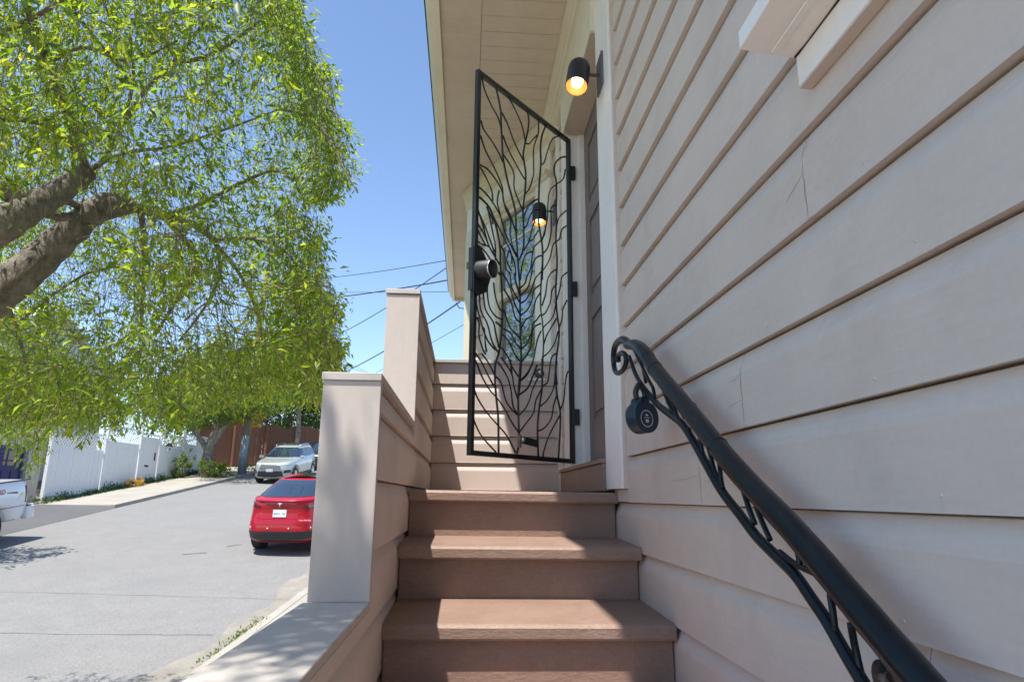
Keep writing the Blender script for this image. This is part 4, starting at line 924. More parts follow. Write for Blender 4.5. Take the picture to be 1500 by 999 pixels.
for yy in (20.7, 21.9, 23.1, 24.3, 25.5):
    obj('pane', MB().box(gx-.062, gx-.052, yy+.12, yy+.98, zq+1.55, zq+2.3), 'frosted', gdo)
    q = MB()
    for dy in (.30, .80): q.box(gx-.053, gx-.030, yy+dy-.03, yy+dy+.03, zq+1.54, zq+2.31)
    for dz in (1.72, 2.12): q.box(gx-.0525, gx-.032, yy+.12, yy+.98, zq+dz-.025, zq+dz+.025)
    obj('muntin', q, 'bluedoor', gdo)
    obj('door_panel', MB().box(gx-.06, gx-.035, yy+.12, yy+.55, zq+.25, zq+1.35).box(gx-.06, gx-.035, yy+.62, yy+1.0, zq+.25, zq+1.35), 'bluedoor', gdo, .01)
obj('door_frame', MB().box(gx-.1, gx+.03, 26.70, 26.88, zg(25)-.2, zq+2.55), 'steelgrey', ga, .01)
# white house behind the fence
hw = thing('hillside_house', 'pale two-storey house with a gable rising behind the white fence', 'house', (-24, 34, zg(34)))
hz = zg(34)
hb = MB(); hb.prism([(28.5, hz), (40, hz), (40, hz+6.0), (34.2, hz+8.6), (28.5, hz+6.0)], 'x', -30, -21.5); obj('wall', hb, 'housewhite', hw)
obj('roof', MB().prism([(28.0, hz+5.85), (34.2, hz+8.68), (40.5, hz+5.85), (40.5, hz+5.97), (34.2, hz+8.80), (28.0, hz+5.97)], 'x', -30.4, -21.1), 'housewhite', hw)
for yy in (30, 32.6, 35.4, 37.6):
    wq = obj('window', MB().box(-21.5, -21.42, yy-.1, yy+1.3, hz+3.9, hz+5.5), 'white', hw)
    obj('pane', MB().box(-21.43, -21.40, yy, yy+1.2, hz+4.0, hz+5.4), 'glass', wq)
obj('bay_window', MB().box(-21.5, -20.6, 29.6, 31.9, hz+3.2, hz+5.9), 'housewhite', hw)
# far pink house
fh = thing('stucco_house', 'pinkish stucco house at the top of the street seen past the post', 'house', (-6, 62, zg(62)))
obj('wall', MB().box(-12, -3, 60, 68, zg(60)-.2, zg(60)+3.1), 'brick', fh)
obj('roof', MB().prism([(-12.5, zg(60)+3.1), (-2.5, zg(60)+3.1), (-7.5, zg(60)+4.6)], 'y', 59.6, 68.4), 'housewhite', fh)
wq = obj('window', MB().box(-9.3, -7.7, 59.9, 60, zg(60)+1.2, zg(60)+2.5), 'white', fh); obj('pane', MB().box(-9.2, -7.8, 59.86, 59.91, zg(60)+1.3, zg(60)+2.4), 'glass', wq)
# houses hidden behind trees, up the hill on the left and right sides
# utility pole
up = thing('utility_pole', 'weathered wooden utility pole with a grey sheathed foot at the far kerb', 'utility pole', (-12.25, 37.4, zg(37.4)))
pz = zg(37.4); PT = Vector((-12.0, 37.4, pz+11.4))
obj('shaft', MB().tube([(-12.25, 37.4, pz), (-12.17, 37.4, pz+4), (-12.0, 37.4, pz+11.8)], [.23, .21, .16], 16), 'pole', up)
obj('sheath', MB().tube([(-12.25+.02, 37.32, pz), (-12.22, 37.32, pz+2.2)], [.23, .20], 12), 'steelgrey', up)
obj('crossarm', MB().obox((-12.0, 37.4, pz+11.0), (1.2, 0, 0), (0, .05, 0), (0, 0, .06)), 'pole', up)
for x in (-1.1, -.6, .6, 1.1): obj('insulator', MB().lathe([(.02, 0), (.05, .02), (.05, .08), (.02, .12), (0, .13)], (-12.0+x, 37.4, pz+11.06), (0, 0, 1), 10), 'plate', up)
obj('transformer', MB().lathe([(0, 0), (.22, 0), (.24, .1), (.24, .75), (.2, .85), (0, .88)], (-12.0, 37.05, pz+8.6), (0, 0, 1), 18), 'steelgrey', up)
def wire(a, b, sag, r, label):
    a, b = Vector(a), Vector(b); P = [a.lerp(b, i/16)-Vector((0, 0, sag*4*(i/16)*(1-i/16))) for i in range(17)]
    o = obj('overhead_wire', MB().tube(P, r, 5), 'wire'); tag(o, label, 'wire', 'overhead wires'); return o
A_ = lambda u, v, D: Vector(at_depth(u, v, D))
wire(A_(440, 410, 30), A_(690, 375, 16), .10, .011, 'topmost thin wire running to the fascia across the blue sky')
wire(A_(380, 441, 30), A_(700, 402, 15), .20, .017, 'thick dark wire passing just above the tall post')
wire(A_(360, 427, 30), A_(720, 427, 15), .03, .007, 'faint level wire at the height of the tall post top')
wire(A_(400, 524, 32), A_(740, 330, 14), .55, .012, 'wire rising steeply from the tree to the eave corner')
wire(A_(480, 555, 34), A_(760, 380, 15), .30, .020, 'heavy rising cable that ends under the eave')
wire(A_(430, 600, 36), A_(760, 428, 16), .25, .008, 'lowest thin rising wire ending at the bay window')
wire(A_(430, 488, 40), A_(640, 590, 40), .20, .010, 'thin wire falling to the right between the two posts')
wire(A_(430, 505, 40), A_(640, 575, 40), .25, .010, 'second thin falling wire crossing low behind the posts')
wire(A_(130, 500, 34), A_(460, 530, 34), .25, .010, 'thin wire seen through the gaps of the tree')
tag(obj('eave_cable', MB().tube(smooth_line([A_(668, 443, 10.0), A_(672, 450, 9.8), A_(678, 452, 9.7), A_(684, 450, 9.6)], 4), .007, 6), 'wire'), 'short looped cable hanging under the eave corner', 'cable')

# ------------------------------------------------------------------ foliage
def leaves_mesh(name, C, D, N, L_, W_, tint, fold=.25):
    """one folded leaf (4 triangles) per row. C base, D direction, N normal."""
    n = len(C); Sd = np.cross(D, N); Sd /= np.linalg.norm(Sd, axis=1)[:, None]+1e-9; N = np.cross(Sd, D)
    l = L_[:, None]; w_ = W_[:, None]
    V = np.stack([C, C+D*l*.42+Sd*w_*.5+N*w_*fold, C+D*l*.45, C+D*l*.42-Sd*w_*.5+N*w_*fold, C+D*l-N*l*.08], 1).reshape(-1, 3)
    base = (np.arange(n)*5)[:, None]; F = np.concatenate([base+np.array([0, 1, 2]), base+np.array([1, 4, 2]), base+np.array([2, 4, 3]), base+np.array([0, 2, 3])], 1).reshape(-1, 3)
    me = bpy.data.meshes.new(name); me.vertices.add(len(V)); me.vertices.foreach_set('co', V.astype(np.float32).ravel())
    me.loops.add(F.size); me.loops.foreach_set('vertex_index', F.astype(np.int32).ravel())
    me.polygons.add(len(F)); me.polygons.foreach_set('loop_start', np.arange(0, F.size, 3, dtype=np.int32)); me.polygons.foreach_set('loop_total', np.full(len(F), 3, np.int32))
    at = me.attributes.new('tint', 'FLOAT', 'FACE'); at.data.foreach_set('value', np.repeat(tint, 4).astype(np.float32))
    me.update(calc_edges=True); me.validate(); return me
def unit(v): return v/(np.linalg.norm(v, axis=-1, keepdims=True)+1e-9)
def twigs_mesh(name, segs):
    """segs: list of (points Nx3, r0, r1) as 3-sided tubes, fast."""
    V, F = [], []; b = 0
    for P, r0, r1 in segs:
        m_ = len(P); T = unit(np.gradient(P, axis=0)); U = unit(np.cross(T, np.array([.31, .2, .93]))); B = np.cross(T, U); r = np.linspace(r0, r1, m_)[:, None]
        ring = np.stack([P+r*U, P+r*(-.5*U+.866*B), P+r*(-.5*U-.866*B)], 1).reshape(-1, 3); V.append(ring)
        i = np.arange(m_-1)
        for k in range(3):
            k2 = (k+1) % 3; F.append(np.stack([b+i*3+k, b+i*3+k2, b+(i+1)*3+k2, b+(i+1)*3+k], 1))
        b += 3*m_
    V = np.concatenate(V); F = np.concatenate(F)
    me = bpy.data.meshes.new(name); me.from_pydata(V.tolist(), [], F.tolist()); me.polygons.foreach_set('use_smooth', [True]*len(F)); me.update(); return me

wt = thing('weeping_tree', 'large weeping street tree arching over the pavement at upper left', 'tree', (-3.9, 3.2, zg(3.2)))
def limb(pts, r0, r1, name='limb', n=14, knob=.06):
    P = smooth_line(pts, 6); m_ = len(P)
    R_ = [(r0+(r1-r0)*i/(m_-1))*(1+knob*math.sin(i*1.9)+rnd.uniform(-knob, knob)) for i in range(m_)]
    return obj(name, MB().tube(P, R_, n), 'bark', wt), P
a0 = Vector((-3.9, 3.2, zg(3.2))); a1 = Vector((-3.75, 3.25, -1.4)); a2 = Vector((-3.5, 3.4, .1))
limb([a0+Vector((0, 0, -.2)), a0+Vector((.02, 0, .3)), a1, a2], .36, .26, 'trunk', 18)
lA = [a2-Vector((0, 0, .2)), A_(-90, 500, 4.55), A_(0, 428, 4.8), A_(60, 378, 5.0), A_(110, 332, 5.15), A_(150, 302, 5.3), A_(190, 300, 5.5)]
limb(lA, .165, .085)
lB = [a2-Vector((0, 0, .25)), A_(-110, 400, 4.2), A_(-10, 335, 4.5), A_(40, 308, 4.65), A_(85, 282, 4.8), A_(128, 252, 5.0)]
limb(lB, .17, .07)
limb([A_(40, 305, 4.66), A_(20, 285, 4.6), A_(-20, 272, 4.5), A_(-90, 270, 4.3)], .075, .05)
subs = [([(150,302,5.3),(190,303,5.4),(235,315,5.5),(280,328,5.6),(315,352,5.7)], .055, .022), ([(185,300,5.5),(230,310,5.7),(265,345,5.9),(290,385,6.0),(262,440,6.1)], .045, .016),
        ([(120,255,5.0),(150,235,5.1),(175,190,5.2),(195,120,5.2),(190,40,5.1)], .022, .008), ([(60,310,4.8),(100,318,5.0),(150,302,5.4)], .04, .03), ([(85,290,4.9),(110,300,5.1),(140,320,5.5),(185,312,5.8)], .035, .02),
        ([(130,250,5.0),(115,200,4.8),(90,120,4.6),(60,50,4.3),(20,-40,4.0)], .018, .007), ([(175,190,5.2),(215,130,5.1),(250,95,5.0),(300,30,4.7),(340,-60,4.4)], .018, .007),
        ([(120,232,5.0),(80,190,4.7),(30,175,4.4),(-40,180,4.2)], .035, .015), ([(315,352,5.7),(322,400,5.8),(300,450,5.9),(262,500,6.2)], .02, .009), ([(290,385,6.0),(240,470,6.2),(200,520,6.4),(175,560,6.6)], .02, .008),
        ([(205,306,5.5),(211,350,5.7),(210,420,5.9),(205,500,6.1)], .03, .012), ([(240,316,5.5),(290,300,5.5),(350,270,5.4),(400,250,5.2),(430,265,5.1)], .025, .009), ([(315,352,5.7),(370,350,5.6),(420,370,5.5),(450,420,5.5)], .018, .007),
        ([(250,95,5.0),(310,80,4.9),(370,40,4.7),(410,0,4.5)], .02, .008), ([(195,120,5.2),(150,70,5.0),(110,20,4.7),(70,-30,4.5)], .02, .01), ([(0,420,4.8),(20,470,5.2),(40,540,5.6),(50,600,6)], .02, .01), ([(30,470,5.3),(80,430,5.6),(130,400,5.8),(180,390,6)], .014, .007),
        ([(300,340,5.7),(350,400,5.9),(380,470,6.2),(385,540,6.5)], .02, .007), ([(128,252,5.0),(180,225,5.2),(250,215,5.3),(330,190,5.2),(410,160,5.0)], .018, .006), ([(410,160,5.0),(450,170,4.8),(480,200,4.6),(500,240,4.5),(524,283,4.45)], .012, .004),
        ([(60,100,4.3),(120,70,4.2),(190,90,4.2),(260,60,4.2)], .016, .006), ([(-20,60,3.9),(60,20,3.8),(130,-30,3.7)], .02, .01), ([(270,470,6.1),(310,440,6.2),(320,470,6.4)], .010, .005)]
for q, r0, r1 in subs:
    limb([A_(*p) for p in q], r0, r1, n=8, knob=.05)
# branch over the near cap, out of the picture above (its shade falls on the post and the cap)
ovb = [lB[-1], Vector((-2.4, 2.6, 3.1)), Vector((-1.7, 1.6, 3.5)), Vector((-1.15, .7, 3.5)), Vector((-.95, .1, 3.3))]
limb(ovb, .028, .010, n=8)
# silhouette of the hanging crown as it reads from the steps
Rv = np.array([(-420, 430), (-100, 432), (0, 442), (55, 456), (105, 490), (150, 488), (200, 512), (240, 524), (278, 500), (308, 458), (345, 476), (390, 474), (440, 498), (490, 496), (530, 508), (565, 496), (600, 468), (640, 430)], float)
Bu = np.array([(-300, 640), (0, 640), (26, 655), (40, 700), (60, 692), (72, 648), (92, 628), (110, 640), (125, 650), (142, 622), (160, 634), (200, 622), (230, 628), (258, 640), (280, 610), (330, 598), (400, 585), (470, 590), (500, 545), (530, 480)], float)
gaps = [(300, 455, 34, 52), (95, 395, 30, 20), (160, 430, 30, 40), (345, 455, 22, 60), (260, 470, 22, 30), (215, 235, 12, 12), (20, 205, 14, 14), (455, 330, 10, 26), (250, 505, 20, 20), (116, 512, 12, 14)]
AX = np.array([-2.7, 4.6])
LC, LD, LN, LL, LW, LT, SEG = [], [], [], [], [], [], []
LIMBPX = [((-30, 455), (60, 378), 42, 5.1), ((60, 378), (150, 302), 32, 5.4), ((-30, 345), (60, 300), 40, 4.75), ((60, 300), (135, 252), 26, 5.1), ((150, 302), (315, 352), 10, 5.9)]
def shades_steps(C):
    h = C[:, 2]; xs = C[:, 0]+.23*h; y_ = C[:, 1]+.32*h   # where the leaf's shadow meets landing height
    return (xs > -.47) & (xs < .8) & (y_ > 1.78-.3*0) & (y_ < 5.2)
def strand(p0, length, drift, step=.021, lw=1., tint0=.4, hang=None):
    if hang is None: hang = 1. if nr.uniform() < .5 else nr.uniform(.0, .55)
    n = max(3, int(length/.06)); t = np.linspace(0, 1, n)[:, None]
    P = np.array(p0)+np.array([drift[0], drift[1], 0])*length*(t**.7)*(.45+.8*(1-hang))+np.array([0, 0, -1])*length*(t**1.3)*hang; P = P+nr.normal(0, .006, P.shape)
    m_ = int(length/step); s_ = np.sort(nr.uniform(0, 1, m_)); idx = s_*(n-1); i0 = np.minimum(idx.astype(int), n-2); fr = (idx-i0)[:, None]
    C = P[i0]*(1-fr)+P[i0+1]*fr; T = unit(P[i0+1]-P[i0])
    sd = unit(nr.normal(0, 1, (m_, 3))); sd = unit(sd-T*(sd*T).sum(1)[:, None])
    D = unit(sd*.85+T*.55+np.array([0, 0, -.25])); N = unit(nr.normal(0, .7, (m_, 3))+np.array([-.1, -.1, .9]))
    u, v, dep = proj(C); ok = dep > -99
    inv = dep > .3
    ok &= ~inv | ((u < np.interp(v, Rv[:, 0], Rv[:, 1])+11*np.sin(v/13.+dep)+8*np.sin(v/5.7+1)+nr.normal(0, 11, m_)) & (v < np.interp(u, Bu[:, 0], Bu[:, 1])+nr.normal(0, 8, m_)))
    for gu, gv, ru, rv in gaps: ok &= ~(inv & (((u-gu)/ru)**2+((v-gv)/rv)**2 < nr.uniform(.4, 1.3, m_)) & (nr.uniform(0, 1, m_) < .82))
    ok &= ~shades_steps(C)
    for (ax_, ay_), (bx_, by_), hw_, dm_ in LIMBPX:
        tt = np.clip(((u-ax_)*(bx_-ax_)+(v-ay_)*(by_-ay_))/((bx_-ax_)**2+(by_-ay_)**2), 0, 1); ds = np.hypot(u-ax_-tt*(bx_-ax_), v-ay_-tt*(by_-ay_))
        ok &= ~(inv & (ds < hw_) & (dep < dm_) & (nr.uniform(0, 1, m_) < .95))
    C = C+sd*nr.uniform(0, .05, (m_, 1))
    if ok.sum() < 3: return
    k = ok.sum(); LC.append(C[ok]); LD.append(D[ok]); LN.append(N[ok]); L0 = np.clip(nr.lognormal(math.log(.047), .32, k), .022, .085)*lw; LL.append(L0); LW.append(L0*nr.uniform(.28, .38, k))
    LT.append(np.clip(tint0+nr.normal(0, .10)+nr.normal(0, .17, k), 0, 1))
    up_, vp_, dp_ = proj(P); okp = (dp_ <= .3) | ((up_ < np.interp(vp_, Rv[:, 0], Rv[:, 1])+4) & (vp_ < np.interp(up_, Bu[:, 0], Bu[:, 1])+8)); last = int(np.argmin(okp)) if not okp.all() else len(P)
    if last > 2: SEG.append((P[:last], .0028, .0012))
def clump(p):   # smooth pseudo-noise for clumps
    return math.sin(p[0]*2.3+1.1)*math.sin(p[1]*1.9+.3)+.6*math.sin(p[2]*2.7+p[0]*1.3)+.4*math.sin(p[1]*4.1-p[2]*2.2)
tries = 0; ns = 0
while ns < 3700 and tries < 60000:
    tries += 1
    u = nr.uniform(-170, 520); v = nr.uniform(-260, 610); D_ = nr.uniform(3.4, 8.8)**1.0
    p = at_depth(u, v, D_)
    r2 = (p[0]-AX[0])**2+(p[1]-AX[1])**2
    if r2 > 4.1**2: continue
    ztop = 4.9-.13*r2; zlow = .1-.05*(4-min(4, math.sqrt(r2)))
    if p[2] > ztop or p[2] < zlow: continue
    if u > np.interp(v, Rv[:, 0], Rv[:, 1])-4: continue
    if nr.uniform() > .50+.42*clump(p): continue
    # keep the heavy limbs readable: thin the strands in front of them
    if (-50 < u < 185 and 225 < v < 470 and D_ < 4.9 and nr.uniform() < .9): continue
    dx, dy = (p[0]-AX[0]), (p[1]-AX[1]); q = math.hypot(dx, dy)+1e-6
    strand(p, nr.uniform(.25, .8), (dx/q*.4+nr.normal(0, .6), dy/q*.4+nr.normal(0, .6)), tint0=.42+.14*clump(p)); ns += 1
# denser outer curtain on the street-ward right edge
for i in range(520):
    v = nr.uniform(-60, 560); uR = np.interp(v, Rv[:, 0], Rv[:, 1]); u = uR-abs(nr.normal(0, 34))-2; D_ = nr.uniform(4.3, 6.6)
    strand(at_depth(u, v, D_), nr.uniform(.3, .8), (nr.normal(.1, .25), nr.normal(0, .3)), tint0=.42)
for i in range(260):      # low fringe at left over the road
    u = nr.uniform(-60, 330); D_ = nr.uniform(6.5, 8.6); v = np.interp(u, Bu[:, 0], Bu[:, 1])-nr.uniform(20, 110)
    strand(at_depth(u, v, D_), nr.uniform(.4, .9), (nr.normal(0, .2), nr.normal(0, .2)), tint0=.4)
for i in range(170):      # thick hanging mass at the left in front of the hillside house
    u = nr.uniform(-40, 120); v = nr.uniform(420, 580); D_ = nr.uniform(6.0, 8.4)
    strand(at_depth(u, v, D_), nr.uniform(.3, .7), (nr.normal(0, .3), nr.normal(0, .3)), tint0=.45)
# canopy above the picture: shades the low cap and the near post
for i in range(110):
    t_ = nr.uniform(.15, 1); k = int(t_*(len(ovb)-1)); k = min(k, len(ovb)-2); p = ovb[k].lerp(ovb[k+1], nr.uniform()); 
    p = np.array(p)+np.array([nr.normal(-.10, .22), nr.normal(-.05, .30), nr.uniform(-.1, .25)])
    if p[0] > -.80 and p[1] > .1: continue
    ly = p[1]+.32*p[2]
    if 1.57 < ly < 1.76 and nr.uniform() < .6: continue
    strand(p, nr.uniform(.3, .8), (nr.normal(0, .3), nr.normal(0, .3)), tint0=.4)
for i in range(150):      # the low branch tip that dapples the near cap and post
    z_ = nr.uniform(2.9, 3.6); lx, ly = nr.uniform(-.42, -.20), nr.choice([nr.uniform(1.15, 1.52), nr.uniform(1.15, 1.52), nr.uniform(.55, 1.64)])
    strand((lx-.23*z_, ly-.32*z_, z_), nr.uniform(.25, .5), (nr.normal(0, .15), nr.normal(0, .15)), step=.026, tint0=.4)
for i in range(30):       # loose twigs whose shade streaks the near post
    z_ = nr.uniform(2.7, 3.4); lx, ly = nr.uniform(-.40, -.20), nr.uniform(1.58, 1.73)
    strand((lx-.23*z_, ly-.32*z_-.05, z_), nr.uniform(.12, .25), (nr.normal(0, .1), nr.normal(0, .1)), step=.024, lw=1.35, tint0=.4, hang=1.)
for i in range(220):      # rest of the crown behind and above the frame
    p = np.array([nr.normal(-3.6, 1.2), nr.normal(2.2, 1.5), nr.uniform(1.5, 4.4)])
    u, v, d_ = proj(p)
    if p[0] > -1.5 or (p[0] > -2.2 and p[1] > 1.0): continue
    strand(p, nr.uniform(.4, 1.0), (nr.normal(0, .3), nr.normal(0, .3)), tint0=.4)
lm = leaves_mesh('foliage', *[np.concatenate(x) for x in (LC, LD, LN, LL, LW, LT)])
off = np.array(ORG[wt]); co = np.empty(len(lm.vertices)*3, np.float32); lm.vertices.foreach_get('co', co); co = (co.reshape(-1, 3)-off).astype(np.float32); lm.vertices.foreach_set('co', co.ravel()); lm.update()
lm.materials.append(MT['leaf']); o = obj('foliage', lm, None, wt, kind='stuff')
tm = twigs_mesh('twigs', [(P-off, a, b) for P, a, b in SEG]); tm.materials.append(MT['twig']); obj('twigs', tm, None, wt, kind='stuff')
# the nearest leaves at the top, one by one
near = [(312,8,2.3,.06,-35),(330,20,2.3,.07,10),(348,4,2.25,.075,30),(322,38,2.35,.07,-20),(335,52,2.35,.075,15),(300,30,2.4,.065,-50),(64,36,2.6,.06,-10),(52,30,2.6,.055,60),(290,46,2.4,.06,80),(330,70,2.4,.075,40),
        (305,66,2.4,.06,-10),(270,38,2.5,.055,-30),(200,60,2.6,.055,80),(218,85,2.6,.05,60),(335,278,3.2,.07,50),(328,285,3.2,.06,-30),(340,270,3.2,.06,100),(465,60,3.2,.06,20),(472,80,3.2,.055,40),(490,115,3.3,.05,60),(495,125,3.3,.05,10),(40,15,2.6,.06,-70),(240,20,2.5,.06,35),(285,12,2.4,.06,70)]
up3, rt3 = Vector(-CR[1]), Vector(CR[0])
for u, v, D_, L_, ang in near:
    c = at_depth(u, v, D_); a_ = math.radians(ang); d = np.array(rt3)*math.cos(a_)-np.array(up3)*math.sin(a_)+nr.normal(0, .3, 3)
    me = leaves_mesh('leaf', np.array([c])-off, unit(d[None]), unit(np.array([[nr.normal(0, .4), -.7, .6]])), np.array([L_]), np.array([L_*.36]), np.array([.25])); me.materials.append(MT['leaf']); obj('leaf', me, None, wt)

def leafy(name, m, blobs, n, L0, parent, tint=.45, spread=.9):
    """leaf clumps spread through ellipsoid blobs [(cx,cy,cz,rx,ry,rz)], denser to the outside; clumpy."""
    C = []; wts = np.array([b[3]*b[4]*b[5] for b in blobs]); wts = wts/wts.sum()
    for b, wq_ in zip(blobs, wts):
        k = max(20, int(n*wq_)); nc = max(6, k//26); d = unit(nr.normal(0, 1, (nc, 3))); r = nr.uniform(.25, 1, (nc, 1))**.45
        cc_ = np.array(b[:3])+d*r*np.array(b[3:6]); q = nr.integers(0, nc, k); C.append(cc_[q]+nr.normal(0, 1, (k, 3))*np.array(b[3:6])*.13*spread)
    C = np.concatenate(C); k = len(C); D = unit(nr.normal(0, 1, (k, 3))+np.array([0, 0, -.4])); N = unit(nr.normal(0, .8, (k, 3))+np.array([0, 0, .7])); L_ = nr.uniform(.6, 1.2, k)*L0
    me = leaves_mesh(name, C-np.array(ORG.get(parent, Vector())), D, N, L_, L_*.5, np.clip(tint+nr.normal(0, .2, k), 0, 1)); me.materials.append(MT[m]); return obj(name, me, None, parent, kind='stuff')
def far_tree(label, base, trunk_pts, r0, blobs, n, L0, m, lmbs=()):
    t = thing('street_tree', label, 'tree', base)
    P = smooth_line([Vector(base)+Vector(p) for p in trunk_pts], 4)
    obj('trunk', MB().tube(P, [r0*(1-.45*i/(len(P)-1))*(1+rnd.uniform(-.06, .06)) for i in range(len(P))], 12), 'bark', t)
    for lp_, r_ in lmbs:
        Q = smooth_line([Vector(base)+Vector(p) for p in lp_], 4); obj('limb', MB().tube(Q, [r_*(1-.6*i/(len(Q)-1)) for i in range(len(Q))], 8), 'bark', t)
    leafy('crown', m, [(base[0]+b[0], base[1]+b[1], base[2]+b[2], *b[3:]) for b in blobs], n, L0, t); return t
b = (-13.75, 36.2, zg(36.2)+.1)
far_tree('stout street tree with a forked trunk in front of the white fence end', b, [(0, 0, -.1), (.02, 0, .5), (.1, 0, 1.6), (.35, 0, 2.4)], .36,
         [(.2, 0, 4.2, 2.4, 2.2, 1.5), (-1.3, .2, 3.6, 1.2, 1.4, .9), (1.9, -.2, 4.1, 1.5, 1.5, 1.3), (.6, 0, 5.6, 1.8, 1.8, 1.1), (3.0, .3, 4.6, 1.2, 1.3, 1.2), (-.3, -.3, 3.1, 1.5, 1.3, .7), (.9, -3.0, 4.6, 1.6, 1.5, .9)], 17000, .16, 'leafmid',
         [([(.02, 0, 1.3), (-.5, 0, 2.0), (-1.2, 0, 2.8), (-1.6, 0, 3.6)], .17), ([(.1, 0, 1.5), (.7, .1, 2.6), (1.3, .2, 3.8)], .18), ([(.3, 0, 2.3), (.3, .2, 3.5), (.2, .3, 4.8)], .16)])
b = (-13.4, 50.5, zg(50.5))
far_tree('dark dense evergreen tree above the silver SUV', b, [(0, 0, 0), (.1, 0, 1.5), (0, 0, 3.5)], .3, [(0, 0, 4.8, 4.2, 2.6, 2.3), (3.0, 0, 4.0, 2.4, 2.0, 1.5), (-3.0, 0, 4.1, 2.6, 2.0, 1.8), (.5, 0, 6.4, 2.4, 2.2, 1.5), (1.0, -.8, 2.6, 2.2, 1.2, .8), (-1.5, 0, 8.2, 3.0, 2.4, 1.6)], 19000, .22, 'leafdark', [([(0, 0, 2), (1.2, 0, 3.2), (2.2, 0, 4.2)], .12)])
b = (-20.0, 31.0, zg(31))
far_tree('bushy green garden tree rising over the white fence lattice', b, [(0, 0, 0), (.1, 0, 2), (0, 0, 4)], .25, [(.3, -.5, 4.6, 1.8, 2.3, 1.2), (.6, -2.2, 3.7, 1.3, 1.8, .9), (0, 2.0, 4.3, 1.7, 2.0, 1.1), (.5, 4.0, 4.3, 1.4, 1.8, 1.1)], 11000, .16, 'leafmid')
b = (-10.9, 43.0, zg(43))
far_tree('bright green tree behind the utility pole above the parked SUV', b, [(0, 0, 0), (.1, 0, 2), (0, 0, 4)], .2, [(0, 0, 6.4, 2.4, 2.0, 2.0), (1.8, 0, 5.6, 1.6, 1.6, 1.3), (-1.9, 0, 6.0, 1.7, 1.6, 1.5), (.2, 0, 8.0, 1.9, 1.7, 1.2), (-.3, -.4, 4.5, 1.6, 1.2, .7)], 15000, .17, 'leafmid')
b = (-17.8, 45.5, zg(45.5))
far_tree('mid green tree behind the redwood fence', b, [(0, 0, 0), (.1, 0, 2), (0, 0, 4)], .25, [(0, 0, 4.4, 2.8, 2.2, 2.2), (2.4, 0, 4.2, 2.0, 1.8, 1.6), (.6, 0, 6.4, 2.0, 1.8, 1.3), (-2.4, 0, 4.2, 2.2, 2, 1.9)], 13000, .18, 'leafmid')
b = (-13.9, 15.2, zg(15.2)+.1)
far_tree('street tree left of the frame whose shade falls across the road by the pickup', b, [(0, 0, -.1), (.1, 0, 1.4), (.3, .2, 3.2)], .22, [(.6, .5, 4.6, 2.0, 1.7, 1.2), (2.1, 1.0, 4.5, 1.2, 1.0, .7), (1.0, -1.3, 4.7, 1.4, 1.4, .9)], 6500, .15, 'leafmid', [([(.1, 0, 1.4), (.9, .3, 2.8), (1.7, .7, 4.2)], .12)])
wood = leafy('far_trees', 'leafdark', [(x, 66+4*math.sin(x), zg(66)+4.5+1.5*math.sin(x*.7), 3.5, 3, 4.5+1.2*math.sin(x*1.3)) for x in range(-62, -4, 4)], 15000, .55, None)
tag(wood, 'dark wooded mass beyond the fences at the top of the street', 'trees')
def shrub(label, c, blobs, n, L0, m, name='shrub', cat='shrub'):
    t = thing(name, label, cat, c); sm_ = MB()
    for k in range(9):
        a = rnd.uniform(0, 6.28); q = rnd.uniform(.2, .8); sm_.tube([Vector(c), Vector(c)+Vector((math.cos(a)*q*blobs[0][3]*.5, math.sin(a)*q*blobs[0][4]*.5, blobs[0][2]*.6)), Vector(c)+Vector((math.cos(a)*q*blobs[0][3], math.sin(a)*q*blobs[0][4], blobs[0][2]*1.2))], .012, 5)
    obj('stems', sm_, 'twig', t); leafy('leaves', m, [(c[0]+b_[0], c[1]+b_[1], c[2]+b_[2], *b_[3:]) for b_ in blobs], n, L0, t); return t
c = (-13.2, 35.4, zg(35.4)+.1); shrub('bright green leafy shrub at the foot of the forked street tree', c, [(0, 0, .45, .7, .7, .5), (.5, .3, .3, .6, .5, .35)], 1500, .13, 'leafmid')
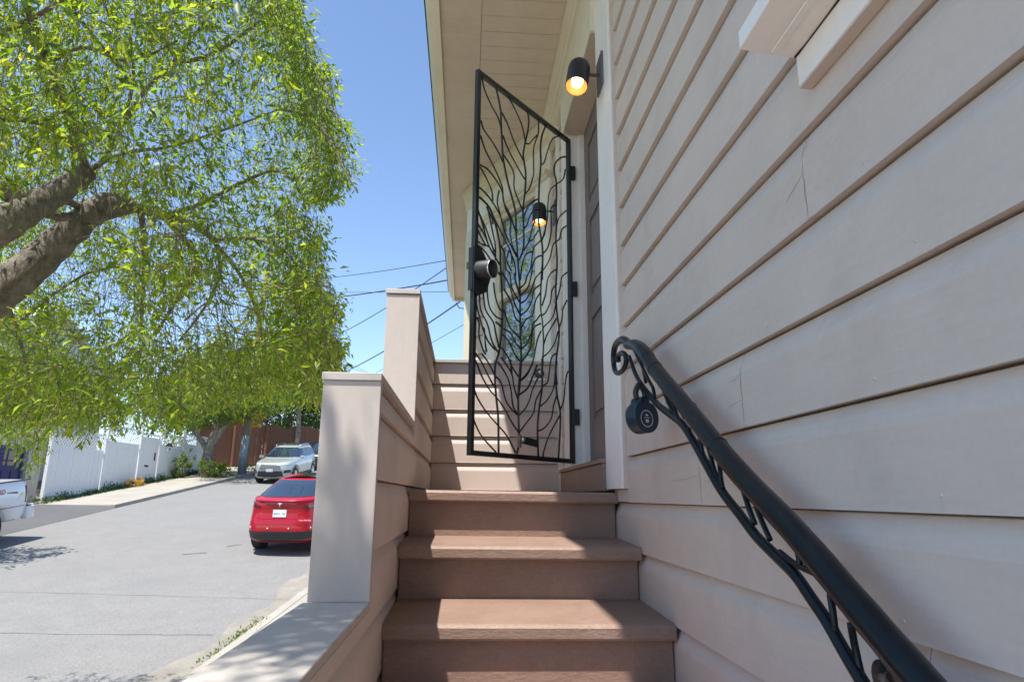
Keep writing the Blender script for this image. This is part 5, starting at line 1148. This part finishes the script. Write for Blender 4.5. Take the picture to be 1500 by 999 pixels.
c = (-14.5, 35.2, zg(35.2)+.1); shrub('taller wispy shrub left of the forked street trunk', c, [(0, 0, .6, .4, .6, .7), (.2, .2, 1.0, .25, .35, .5)], 800, .13, 'leafmid')
c = (-12.2, 39.6, zg(39.6)+.1); shrub('low weedy grass clump at the pole foot', c, [(0, -.9, .15, 1.2, .7, .2)], 700, .10, 'leafmid')
c = (-14.2, 45.0, zg(45.0)); shrub('yellow flowering bush above the redwood fence', c, [(-.4, 0, 3.1, 1.1, .8, .8), (-1.4, 0, 3.0, .7, .6, .5)], 2600, .15, 'leafyellow')
c = (xf(31.3)+.45, 31.3, zg(31.3)+.12); shrub('patch of orange and yellow flowers at the fence gate', c, [(0, 0, .16, .28, .75, .18)], 700, .09, 'leaforange', 'flower_patch', 'flowers')
# weeds along fence foot and kerb crack
def weeds(name, pts, n, L0, hgt, m, wd):
    C = []; 
    for i in range(n):
        k = nr.uniform(0, len(pts)-1); j = int(k); f_ = k-j; a, b_ = pts[j], pts[min(j+1, len(pts)-1)]; x = a[0]+(b_[0]-a[0])*f_+nr.normal(0, wd); y = a[1]+(b_[1]-a[1])*f_+nr.normal(0, wd)
        cl_ = .55+.45*math.sin(y*3.1)*math.sin(y*1.3+x); C.append((x, y, zg(y)+.05+abs(nr.normal(0, hgt*max(.1, cl_)))))
    C = np.array(C); k = len(C); D = unit(nr.normal(0, .7, (k, 3))+np.array([0, 0, .6])); N = unit(nr.normal(0, 1, (k, 3))); L_ = nr.uniform(.6, 1.2, k)*L0
    me = leaves_mesh(name, C, D, N, L_, L_*.4, np.clip(.4+nr.normal(0, .2, k), 0, 1)); me.materials.append(MT[m]); return tag(obj(name, me, None), 'low green weeds growing along the foot of the white fence' if hgt > .08 else 'dry grass tufts in the crack of the near kerb', 'weeds', kind='stuff')
weeds('fence_weeds', [(xf(y)+.25, y) for y in np.arange(25.5, 39, .5)], 5200, .11, .17, 'leafdark', .16)
weeds('kerb_grass', [(xr(y)-.05, y) for y in np.arange(10.2, 12.4, .4)], 260, .06, .03, 'leafmid', .07)
